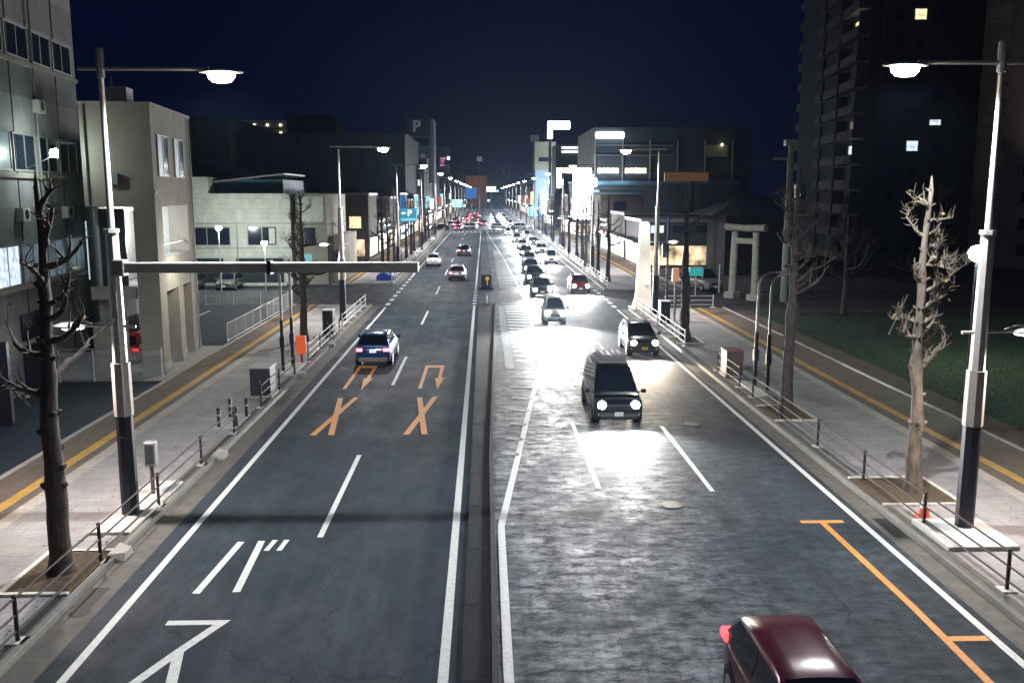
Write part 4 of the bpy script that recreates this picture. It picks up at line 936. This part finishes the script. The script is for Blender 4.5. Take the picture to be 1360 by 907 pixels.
t = thing('led_tower_sign', 'blinding white vertical lit sign with a thin arm beside the right pavement', 'illuminated sign', (16.3, 170, 0))
MB().box(0, 3.4, 0, .8, 3.9, 13.2, .3).build('sign_panel', E_led, t); MB().box(-3.0, -.05, .2, .5, 12.3, 13.2).build('arm', E_led, t); MB().box(-3.0, -2.2, .2, .5, 9.6, 12.2, .1).build('hanging_panel', E_led, t); MB().tube([(1.7, .4, 0), (1.7, .4, 4)], .25, 10).build('post', M_metal, t, 50)
MB().box(3.5, 4.4, .1, .6, 9.8, 11.4, .2).build('side_lamp', E_led, t)
point('sign_light', t, (1.7, -3, 8), 2000, (.85, .93, 1), 1)
t = thing('billboard', 'amber-lit billboard slab on a tall dark pole on the right', 'billboard', (23.4, 120, 0))
MB().box(0, 5.7, 0, .6, 10.15, 11.3, .05).build('board', E_amber, t); MB().tube([(3.6, .3, 0), (3.6, .3, 10.2)], .3, 10).build('pole', M_poledark, t, 50)
t = thing('blue_office', 'narrow building with khaki top and pale blue lower panels on the far right side', 'building', (17, 309, 0))
MB().box(0, 6.6, 0, 12, 0, 16.2).build('lower_wall', mat('paleblue_wall', (.28, .4, .55), .6), t); MB().box(-.2, 6.8, -.2, 12, 16.2, 25.4).build('upper_wall', mat('khaki_wall', (.30, .30, .22), .7), t); MB().box(1, 5.4, -.3, -.203, 19, 20.4).build('window', M_win, t)
MB().box(2.3, 4, -.6, -.003, 2, 9.2, .1).build('lit_panel', E_led, t); point('face_light', t, (3, -8, 12), 5000, (.8, .9, 1), 1); MB().box(-1.6, 1.2, .5, 4, 25.4, 27.6).build('roof_plant', M_darkbld, t)
t = thing('roof_sign_frame', 'glowing white angular sign standing above the narrow blue building', 'illuminated sign', (20.4, 300, 0))
MB().box(0, 7.2, 0, .8, 28.9, 31.4, .3).build('upper_bar', E_led, t); MB().box(0, 1.6, .05, .75, 25.9, 28.85, .2).build('side_bar', E_led, t); MB().tube([(.8, .4, 0), (.8, .4, 26)], .4, 8).build('post', M_metal, t, 50)
t = thing('twin_line_sign', 'pair of thin white light lines high on a dark building right of the blue office', 'building', (18.5, 240, 0))
MB().box(0, 10, .9, 14, 0, 21).build('wall', M_darkbld, t); MB().box(1.6, 6.4, .6, .89, 20.0, 20.4).build('light_line', E_sign, t); MB().box(1.6, 6.4, .6, .89, 19.0, 19.4).build('light_line', E_sign, t)
t = thing('shrine_hall', 'low dark shrine roof behind the stone gate', 'building', (25, 97, 0))
MB().box(.5, 8, 0, 8, 0, 6.4).build('wall', M_tower, t); MB().loft([[(-1.5, -1.5, 6.3), (9.8, -1.5, 6.3), (9.8, 9.5, 6.3), (-1.5, 9.5, 6.3)], [(.8, 1, 7.2), (7.4, 1, 7.2), (7.4, 7, 7.2), (.8, 7, 7.2)], [(2.5, 3.5, 8.1), (5.8, 3.5, 8.1), (5.8, 4.5, 8.1), (2.5, 4.5, 8.1)]]).build('roof', mat('shrine_roof', (.10, .12, .12), .7), t)

# rows of shops and offices beyond the side streets
rnd = random.Random(77)
cols = [(.15, .15, .15), (.08, .09, .11), (.16, .14, .12), (.06, .065, .08), (.12, .09, .085), (.2, .2, .21)]
def row(side, y0, y1, hmin, hmax, seed):
    rnd = random.Random(seed); y = y0; k = 0; s_ = side
    nm = {-1: 'left', 1: 'right'}[side]
    while y < y1:
        d = rnd.uniform(9, 17); h = rnd.uniform(hmin, hmax); w = rnd.uniform(9, 14); cidx = rnd.randrange(len(cols)); storeys = max(2, int(h / 3.3))
        cname = ['pale grey', 'blue-grey', 'beige', 'dark grey', 'brown', 'light grey'][cidx]
        xo = -15.2 if side < 0 else 18.2
        t = thing('shop_building', '%s %d-storey shop building, %s along the %s pavement past the %s' % (cname, storeys, ORD[k], nm, 'side street' if y0 < 150 else 'LED sign' if y0 < 200 else 'far crossing' if y0 < 280 else 'parking tower' if s_ < 0 else 'blue office'), 'building', (xo, y, 0), 0, 'shops lining the avenue')
        s = side; X = lambda a, b: (min(s * a, s * b), max(s * a, s * b))
        MB().box(*X(0, w), 0, d - .6, 0, h).build('wall', mat('shopwall%d' % cidx, cols[cidx], .8, var=.2, scale=.5), t)
        MB().box(*X(-.15, w + .1), -.15, d - .45, h, h + .35).build('coping', M_metal, t)
        e = rnd.choice([E_shopw, E_shopw, E_shopc])
        MB().box(*X(-.08, -.003), .6, d - 1.2, .35, 2.7).build('shop_window', e, t)
        MB().box(*X(-1.0, -.003), .5, d - 1.1, 2.9, 3.15).build('awning', rnd.choice([M_redpaint, M_metal, M_bluetin]), t)
        MB().box(*X(.6, w * .6), -.08, -.003, .4, 2.6).build('side_window', e, t)
        for j in range(1, storeys):
            for i in range(int((w - 1) / 2.6)):
                if i > 3: break
                m = rnd.choice([M_win, M_win, M_win, E_winw, E_winc, E_wind])
                MB().box(*X(1 + i * 2.6, 2.5 + i * 2.6), -.07, -.003, .9 + j * 3.2, min(h - .4, 2.4 + j * 3.2)).build('window', m, t)
        z0 = rnd.uniform(3.6, 5); z1 = min(h, z0 + rnd.uniform(1.5, 4.5)); px = rnd.uniform(.8, 1.3)
        if rnd.random() < .75 and not (s > 0 and y0 < 150):
            MB().box(*X(-px - .15, -.15), .3, .6, z0, z1).build('projecting_sign', rnd.choice([E_sign, E_wind, E_cyan, E_red, E_pinks, E_winw, M_plate, E_blue]), t)
        if y < 130: point('shopfront_light', t, (-s * 1.6, d / 2, 2.7), 120, (1, .8, .6) if e is E_shopw else (.85, .93, 1), .3)
        y += d + rnd.uniform(.3, 2); k += 1
row(-1, 122, 212, 4.5, 9, 1); row(1, 183, 212, 5, 11, 2)
row(-1, 236, 262, 10, 18, 3); row(-1, 290, 430, 9, 19, 7); row(1, 325, 460, 9, 18, 4); row(1, 242, 262, 6, 9, 5)
row(1, 106, 140, 4.5, 6, 11)
# far end of the avenue
def slab(name, label, x, y, w, d, h, m, cat='building', lit=None, n=0):
    t = thing(name, label, cat, (x, y, 0)); MB().box(0, w, 0, d, 0, h).build('wall', m, t); MB().box(-.3, w + .3, -.3, d, h, h + .8).build('coping', m, t)
    if n: windows(t, 0, 2, 5, max(1, int(w / 5)), max(1, int(h / 5)), 5, 4.6, 2, 1.6, lit, n, .04, 60)
    return t
slab('amber_building', 'amber-brown lit building closing the far end of the avenue', -12, 600, 14, 20, 19, mat('amber_brick', (.5, .24, .12), .8), n=0)
bpy.data.objects['amber_building']; point('amber_light', bpy.data.objects['amber_building'], (7, -14, 14), 1300, (1, .75, .55), 2)
slab('dark_tower_block', 'dark tower left of the amber building with one small lit window', -21, 590, 8, 15, 27, M_darkbld, lit=[E_winc], n=3)
slab('dark_wide_block', 'wide dark block behind the amber building on the skyline', -3, 700, 20, 20, 26, M_darkbld, lit=[E_winc], n=5)
slab('far_left_block', 'dark blue block just right of the slim parking tower', -16, 330, 3, 20, 24, M_darkbld, lit=[E_winc], n=6)
def board(label, x, y, z, w, h, m, name='hanging_sign'):
    t = thing(name, label, 'sign', (x, y, 0)); MB().box(0, w, 0, .3, z, z + h, .05).build('board', m, t); MB().tube([(w / 2, .4, 0), (w / 2, .4, z + h)], .2, 8).build('post', M_metal, t, 50)
board('pink and white glowing sign above the far left shops', -15.6, 330, 18.0, 2.2, 3.2, E_pinks); board('small white glowing panel beside the pink sign', -13.3, 331, 19.5, 1.2, 1.9, E_sign)
board('blue lit sign board beside the far end of the avenue', -6.6, 330, 6.8, 3.9, 3.9, E_blue); board('cyan lit sign board low over the far left kerb', -10.6, 310, 4.0, 3.3, 2.6, E_cyan)
board('white oval glowing sign over the far carriageway', 1.2, 420, 9.4, 4, 2.2, E_sign); board('small square dim sign on a tall far mast', -3.5, 450, 23.8, 2.6, 2.2, E_wind)
board('pale cyan lit sign on the far right kerb', 12.4, 262, 2.2, 3.2, 3.4, E_cyan)
for k, (x, y, m, s) in enumerate([(-4.5, 236, E_green, .35), (2.5, 420, E_green, .6), (11.2, 236, E_green, .35), (-9, 320, E_green, .5)]):
    t = thing('far_signal', 'green traffic light on a gantry arm over the avenue, %s in distance' % ORD[k], 'traffic signal', (x, y, 0), 0, 'green signals down the avenue')
    MB().box(-.9, .9, -.1, .1, 5.2, 5.75, .05).build('signal_head', M_black, t); MB().lathe([(s * .7, -.14), (s * .6, -.11)], -.5, 5.47, 14, 'y').build('lens', E_green, t)
    MB().tube([(0, 0, 5.5), ((-9.3 if x < 5 else 11.6) - x, .1, 5.8)], .07, 8).build('arm', M_metal, t, 50); MB().tube([((-9.3 if x < 5 else 11.6) - x, .1, 0), ((-9.3 if x < 5 else 11.6) - x, .1, 6.5)], .12, 8).build('pole', M_metal, t, 50)
# ------------------------------------------------------------------ cars
def lerp(a, b, f): return a + (b - a) * f
def car(name, label, cat, loc, away, col, L=4.4, W=1.76, H=1.5, belt=.92, hood=.86, A=.25, B=.02, C=-.36, Dd=-.47, glow='head', plate=None, metal=.3, box=False, hot=True, power=2500, detail=True, group=None, rz=0, roofcol=None, headmat=None, tailmat=None, coat=1.0, beam=80):
    """front at +y; A..D are the windscreen foot, windscreen top, roof end and rear-window foot as fractions of the length"""
    t = thing(name, label, cat, loc, (0 if away else PI) + rz, group)
    pm = mat('paint_%s' % name + str(len(MATS)), col, .28, metal, var=.06, coat=coat)
    hw = W / 2; yA, yB, yC, yD = A * L, B * L, C * L, Dd * L
    def ring(y, zb, zt, w):
        h = zt - zb
        half = [(w * .80, zb), (w * .93, zb + .05), (w * .985, zb + .28 * h), (w, zb + .55 * h), (w * .985, zb + .78 * h), (w * .94, zt - .07 * h), (w * .84, zt), (w * .45, zt + .02), (0.001, zt + .027)]
        return [(x, y, z) for x, z in half] + [(-x, y, z) for x, z in reversed(half)]
    st = [(-L / 2, .38, belt - .12, hw * .80), (-L / 2 + .05, .30, belt - .05, hw * .88), (-L / 2 + .2, .24, belt - .01, hw * .95), (-L / 2 + .6, .22, belt, hw * .99), (-L * .1, .2, belt, hw), (yA - .15, .2, belt, hw), (yA + .1, .2, lerp(belt, hood, .4), hw * .995),
          (lerp(yA, L / 2, .55), .2, hood, hw * .98), (L / 2 - .28, .22, hood - .06, hw * .93), (L / 2 - .1, .24, hood - .15, hw * .86), (L / 2, .32, hood - .28, hw * .76)]
    b = MB().loft([ring(*s_) for s_ in st]); body = b.build('body', pm, t, 40)
    # greenhouse
    wb, wr = hw * .90, hw * .70; zr = H
    def xs(z): return wb - (wb - wr) * max(0, z - belt) / (zr - belt)
    prof = [(yA, belt), (lerp(yA, yB, .5), lerp(belt, zr - .03, .54)), (yB, zr - .035), (lerp(yB, yC, .25), zr), (lerp(yB, yC, .7), zr - .005), (yC, zr - .05), (lerp(yC, yD, .5), lerp(zr - .05, belt, .46)), (yD, belt)]
    def gring(y, zt):
        k = (zt - belt) / (zr - belt); half = [(xs(belt), belt - .03), (xs(zt - .05 * k), max(belt - .01, zt - .05 * k)), (xs(zt) - .05, zt), (xs(zt) * .5, zt + .02 * k), (0.001, zt + .03 * k)]
        return [(x, y, z) for x, z in half] + [(-x, y, z) for x, z in reversed(half)]
    cab = MB().loft([gring(*p) for p in prof]).build('cabin', pm if roofcol is None else mat('roof_' + name + str(len(MATS)), roofcol, .3, coat=1), t, 50)
    def screen(nm, P, Q, f0=.1, f1=.92, off=.012):
        s_ = MB(); d = Vector((0, Q[0] - P[0], Q[1] - P[1])).normalized(); n = Vector((0, -d.z, d.y)); n = n if n.z > 0 else -n
        rows = []
        for i in range(5):
            f = lerp(f0, f1, i / 4); y = lerp(P[0], Q[0], f); z = lerp(P[1], Q[1], f) + .045 * math.sin(PI * f) * .5; k = (z - belt) / (zr - belt); x = xs(z) - .085
            rows.append([(x * u, y + n.y * off, z + n.z * off + .03 * k * (1 - u * u) + .012) for u in (-1, -.6, -.2, .2, .6, 1)])
        s_.loft(rows, caps=False, closed=False); return s_.build(nm, M_glass, t, 60)
    screen('windscreen', prof[0], prof[2]); screen('rear_window', prof[7], prof[5], .12, .85)
    for sx in (1, -1):
        nmx = []
        z0 = belt + .035; z1 = zr - .1; mid = lerp(yB, yC, .42)
        fA = lambda z: lerp(yA, yB, (z - belt) / (zr - belt)) - .13; fD = lambda z: lerp(yD, yC, (z - belt) / (zr - belt)) + .1
        for (a0, a1, b0, b1) in ((fA(z0) - .05, fA(z1), mid + .035, mid + .035), (mid - .035, mid - .035, fD(z0), fD(z1))):
            MB().quad([(sx * (xs(z0) + .006), a0, z0), (sx * (xs(z1) + .006), a1, z1), (sx * (xs(z1) + .006), b1, z1), (sx * (xs(z0) + .006), b0, z0)]).build('side_window', M_glass, t)
        mr = MB(); mr.tube([(sx * hw * .88, yA - .3, belt + .03), (sx * (hw + .08), yA - .3, belt + .08)], .025, 6); mr.box(min(sx * (hw + .04), sx * (hw + .22)), max(sx * (hw + .04), sx * (hw + .22)), yA - .36, yA - .25, belt + .02, belt + .17, .03); mr.build('mirror', pm if detail else M_black, t)
        for wy in (L / 2 - .82, -L / 2 + .78):
            MB().lathe([(.37, sx * (hw - .3)), (.37, sx * (hw + .003))], wy, .33, 20, 'x').build('wheel_arch', M_black, t)
            wh = MB().lathe([(.25, sx * (hw - .2)), (.31, sx * (hw - .19)), (.32, sx * (hw - .06)), (.31, sx * (hw + .01)), (.22, sx * (hw + .016))], wy, .32, 20, 'x').build('tyre', M_tyre, t, 50)
            MB().lathe([(.215, sx * (hw + .0165)), (.18, sx * (hw + .02)), (.05, sx * (hw + .024))], wy, .32, 10, 'x').build('rim', M_rim, wh)
        sm = MB(); e0, e1 = sorted((sx * (hw - .01), sx * (hw + .004)))
        ylo = max(fD(z0) - .05, -L / 2 + .72)
        for yy in (mid, fA(z0) - .12, ylo): sm.box(e0, e1, yy - .008, yy + .008, .36, belt - .22 * (belt - .2))
        sm.box(e0, e1, ylo, fA(z0) - .12, .34, .352); sm.build('door_seam', M_black, t)
        MB().box(*sorted((sx * (hw - .01), sx * (hw + .02))), mid - .22, mid - .06, belt - .2, belt - .17).build('door_handle', M_metal, t)
        # lights
        hl = MB(); e = headmat or E_head
        zc = hood - .22; xc = sx * hw * .66
        if glow == 'head':
            hl.lathe([(.03, L / 2 - .2), (.15, L / 2 - .17), (.165, L / 2 - .06), (.13, L / 2 - .0), (.05, L / 2 + .025)], xc, zc, 14, 'y'); hl.build('headlight', e, t, 60)
            if power: spot('headlamp_beam', t, (xc, L / 2 + .12, zc), (0, 1, -.09), power, beam, .8, (1, .97, .93) if headmat is None else (1, .85, .65), .07)
            MB().box(min(xc - .16, xc + .16), max(xc - .16, xc + .16), L / 2 - .12, L / 2 - .015, .38, .48, .02).build('fog_lamp', M_metal, t)
        else:
            tm = tailmat or E_tail
            q = MB().box(min(sx * hw * .55, sx * hw * .9), max(sx * hw * .55, sx * hw * .9), -L / 2 - .02, -L / 2 + .14, belt - .22, belt - .06, .035).build('tail_light', tm, t)
            if hot: MB().box(sx * hw * .72 - .1, sx * hw * .72 + .1, -L / 2 - .035, -L / 2 - .018, belt - .18, belt - .1, .01).build('brake_bulb', E_tailhot, q)
    if glow == 'head':
        MB().box(-hw * .5, hw * .5, L / 2 - .07, L / 2 + .005, hood - .42, hood - .2, .02).build('grille', M_black, t)
        MB().box(-hw * .74, hw * .74, L / 2 - .1, L / 2 - .002 + .02, .24, .42, .03).build('bumper', M_black, t)
        MB().box(-.165, .165, L / 2 + .02, L / 2 + .04, .38, .54).build('number_plate', plate or M_plate, t)
    else:
        MB().box(-hw * .78, hw * .78, -L / 2 - .025, -L / 2 + .1, .26, .48, .03).build('bumper', M_metal if cat != 'hatchback' else M_black, t)
        MB().box(-.17, .17, -L / 2 - .035, -L / 2 - .01, belt - .28, belt - .1).build('number_plate', plate or (emis('lit_plate', (.8, .88, 1), .8) if hot else M_plate), t)
    if box:
        bx = MB(); 
        def br(y, z0, z1, w): return [(-w, y, z0), (w, y, z0), (w, y, z1 - .03), (w - .05, y, z1), (-w + .05, y, z1), (-w, y, z1 - .03)]
        bx.loft([br(-L * .40, H + .06, H + .2, hw * .50), br(-L * .34, H + .05, H + .27, hw * .6), br(L * .0, H + .05, H + .27, hw * .62), br(L * .07, H + .06, H + .12, hw * .56)]); ro = bx.build('roof_box', mat('roof_box_grey', (.23, .24, .245), .35, var=.1), t, 30)
        for u in (-.36, -.12, .12, .36): MB().box(u * hw - .03, u * hw + .03, -L * .33, 0, H + .272, H + .295, .01).build('rib', M_black, ro)
        for sx in (-1, 1): MB().tube([(sx * wr * .95, yB - .1, H + .03), (sx * wr * .95, yC + .1, H + .03)], .022, 6).build('roof_rail', M_metal, t)
    return t
VAN = dict(L=4.8, W=1.9, H=1.95, belt=1.05, hood=1.0, A=.36, B=.13, C=-.44, Dd=-.492)
KEI = dict(L=3.4, W=1.48, H=1.78, belt=1.0, hood=.96, A=.41, B=.27, C=-.46, Dd=-.492)
SUV = dict(L=4.4, W=1.84, H=1.6, belt=1.0, hood=.95, A=.27, B=.06, C=-.38, Dd=-.485)
HATCH = dict(L=3.95, W=1.70, H=1.5, belt=.93, hood=.88, A=.29, B=.08, C=-.38, Dd=-.488)
SEDAN = dict(L=4.6, W=1.78, H=1.45, belt=.92, hood=.84, A=.22, B=.03, C=-.22, Dd=-.37)
V = lambda x, front, L: (x, front + L / 2, 0)      # oncoming: front bumper at y = front
W_ = lambda x, rear, L: (x, rear + L / 2, 0)       # going away: rear bumper at y = rear
NAVY = (.01, .06, .2); BLK = (.006, .007, .012); WHT = (.72, .72, .72); RED = (.35, .01, .03)
car('minivan', 'black minivan with a ribbed grey roof box driving towards the camera', 'minivan', V(5.0, 33.3, 4.8), False, BLK, box=True, power=2300, beam=112, **VAN)
car('hatchback', 'dark maroon car cut off by the bottom edge, seen from above its roof', 'car', (4.98, 13.0, 0), False, (.075, .006, .022), **dict(HATCH, L=4.3), power=1200, metal=.1, coat=.25)
tl = bpy.data.objects['hatchback'] 
MB().box(-.86, -.70, 2.0, 2.28, .86, 1.0, .02)
for sx in (-1, 1): MB().box(min(sx * .60, sx * .83), max(sx * .60, sx * .83), -2.2, -1.85, .86, 1.02, .04).build('tail_light', E_taildim if sx < 0 else emis('tail_streak', (1, .12, .15), 1.6), tl)
car('suv', 'dark blue sport utility car with bright red tail lights driving away in the left lane', 'car', W_(-5.62, 45.5, 4.4), True, (.010, .065, .22), glow='tail', **SUV)
car('suv', 'black car with warm headlights and yellow plate in the kerb lane behind the minivan', 'car', V(8.5, 47.9, 4.2), False, BLK, power=3000, plate=M_plateY, headmat=E_headwarm, **dict(SUV, L=4.2, W=1.72))
car('kei_van', 'small boxy white van with its front washed out behind the black minivan', 'van', V(4.66, 60, 3.4), False, (.82, .82, .78), power=16000, beam=105, **KEI)
car('sedan', 'dark car directly behind the small boxy white van', 'car', V(4.85, 76.4, 4.5), False, (.02, .03, .035), power=6500, **dict(SEDAN, L=4.5))
car('hatchback', 'bright red hatchback in the kerb lane beyond the right side street', 'hatchback', V(8.35, 79, 3.9), False, RED, power=4200, metal=.1, **dict(HATCH, L=3.9))
car('suv', 'dark green-black car second behind the small boxy white van', 'car', V(4.9, 87.5, 4.4), False, (.012, .02, .02), power=4200, **SUV)
sd = car('sedan', 'dark sedan third behind the small boxy white van', 'car', V(5.1, 99, 4.6), False, (.02, .025, .03), power=4200, **SEDAN)
sw = car('kei_van', 'white van in the kerb lane behind the bright red hatchback', 'van', V(8.2, 112, 3.4), False, WHT, power=2000, **KEI)
hb = car('hatchback', 'silver hatchback fourth behind the small boxy white van', 'hatchback', V(5.5, 111, 3.95), False, (.4, .42, .45), power=4200, **HATCH)
car('hatchback', 'white hatchback with red tail lights driving away in the inner left lane', 'hatchback', W_(-2.75, 91.3, 3.95), True, (.62, .63, .66), glow='tail', tailmat=E_taildim if False else E_tail, **HATCH)
car('hatchback', 'white car with red tail lights driving away in the outer left lane', 'car', W_(-6.1, 109.6, 3.95), True, (.68, .66, .64), glow='tail', **HATCH)
ra = car('sedan', 'dark car with glowing red tail lights farthest of the three cars before the crossing', 'car', W_(-2.85, 128, 4.6), True, (.03, .015, .02), glow='tail', **SEDAN)
# traffic queues further on
FARBEAM = bpy.data.lights.new('far_beam', 'SPOT'); FARBEAM.energy = 8000; FARBEAM.spot_size = R(80); FARBEAM.spot_blend = .8; FARBEAM.shadow_soft_size = .1
k = 0
for (x, y, src) in [(5.8, 126, sd), (6.0, 142, hb), (8.2, 131, hb), (8.1, 152, sd), (5.7, 160, sw), (8.0, 172, sw), (4.9, 187, sw), (6.4, 200, sd), (3.6, 238, hb), (6.9, 244, sw), (3.4, 252, sd), (6.6, 260, hb), (3.2, 268, sw), (6.5, 280, sd), (3.3, 290, hb), (6.6, 304, sw), (3.3, 318, hb), (6.5, 334, sd), (3.2, 350, sd), (6.4, 370, hb)]:
    o = dup(src, (x, y + 2.2, 0), PI, '%s car in the oncoming queue, %s in order beyond the white kerb-lane van' % ({'sedan': 'dark', 'hatchback': 'silver', 'kei_van': 'white boxy'}[src.name.split('.')[0]], ORD[k]))
    for ch in o.children:
        if ch.type == 'LIGHT': ch.data = FARBEAM
    k += 1
rq = car('sedan', 'dark car with dazzling red brake lights waiting first at the far crossing', 'car', (-6.0, 216, 0), True, (.05, .02, .03), glow='tail', tailmat=emis('tail_far', (1, .03, .07), 30), **SEDAN)
k = 0; rj = random.Random(4)
for (x, y) in [(-6.3, 238), (-3.0, 243), (-6.2, 250), (-9.5, 240), (-3.1, 256), (-6.3, 263), (-3.0, 270), (-6.2, 280), (-3.1, 286), (-6.1, 298), (-3.0, 306), (-6.2, 320), (-3.0, 334), (-6.2, 350), (-3.0, 370), (-8.4, 272), (-.9, 248), (-1.0, 262), (-8.8, 292)]:
    dup(rq, (x + rj.uniform(-.7, .7), y, 0), rj.uniform(-.12, .12), 'dark car with dazzling brake lights, %s in the left queue beyond the far crossing' % ORD[k]); k += 1
car('parked_car', 'red parked car half hidden behind the columns of the stair tower', 'car', (-18.2, 48.0, .05), True, (.4, .015, .02), glow='tail', tailmat=E_taildim, hot=False, **HATCH)
car('parked_van', 'pale van parked in front of the shrine gate beside the teal sign', 'van', (19.6, 82.5, 0), False, (.3, .3, .27), power=0, headmat=M_metal, rz=R(20), **VAN)
for k, (x, y, a, src) in enumerate([(-3.5, 223, 1.3, sw), (3.5, 226, -1.5, hb), (-10.5, 219, 1.5, sd), (8.5, 221, -1.2, sw)]):
    dup(src, (x, y, 0), a, '%s car turning across the far crossing, %s from the near side' % (['white', 'silver', 'dark', 'pale'][k], ORD[k]))
for k, (x, y) in enumerate([(-26.5, 83.5), (-23.2, 84)]):
    c_ = car('parked_car', '%s car parked before the pale cream building, %s from the left' % (['dark', 'grey', 'pale'][k], ORD[k]), 'car', (x, y, 0), False, [(.03, .03, .04), (.12, .12, .13), (.3, .3, .3)][k], power=0, headmat=M_metal, rz=0, **HATCH)

lf = MB(); rnd = random.Random(9)
for i in range(900):
    sd_ = rnd.choice((-1, 1)); cx_, cy_ = rnd.choice([(-9.6, 20), (12.2, 25.1), (11.9, 34.6), (12, 30), (-9.8, 27), (-10.2, 53)])
    x = cx_ + rnd.gauss(0, .8); y = cy_ + rnd.gauss(0, 2.2)
    if (x < 0 and x > -8.95) or (0 < x < 10.95): x = -9.3 if x < 0 else 11.3
    a = rnd.uniform(0, PI); q = rnd.uniform(.025, .055); z = .165 + rnd.uniform(0, .01)
    lf.add([(x - math.cos(a) * q, y - math.sin(a) * q, z), (x + math.sin(a) * q * .6, y - math.cos(a) * q * .6, z + .012), (x + math.cos(a) * q, y + math.sin(a) * q, z), (x - math.sin(a) * q * .6, y + math.cos(a) * q * .6, z + .006)], [(0, 1, 2, 3)])
tag(lf.build('fallen_leaves', mat('fallen_leaf', (.10, .07, .04), .9, var=.5, scale=3)), 'dry brown leaves scattered on the kerb strips and soil beds', 'leaves', kind='stuff')
# ------------------------------------------------------------------ haze volume, added to imitate lens glow round the lamps
hm = bpy.data.materials.new('added_glow_haze'); hm.use_nodes = True; ht = hm.node_tree; ht.nodes.clear()
pv = ht.nodes.new('ShaderNodeVolumePrincipled'); pv.inputs['Density'].default_value = .00006; pv.inputs['Anisotropy'].default_value = .72; pv.inputs['Color'].default_value = (.5, .7, 1, 1)
ho_ = ht.nodes.new('ShaderNodeOutputMaterial'); ht.links.new(pv.outputs[0], ho_.inputs['Volume'])
hz_ = MB().box(-140, 140, -60, 760, -1.2, 52).build('haze', hm); tag(hz_, 'thin added haze imitating lens glow around the lamps of the avenue', 'haze', kind='stuff')
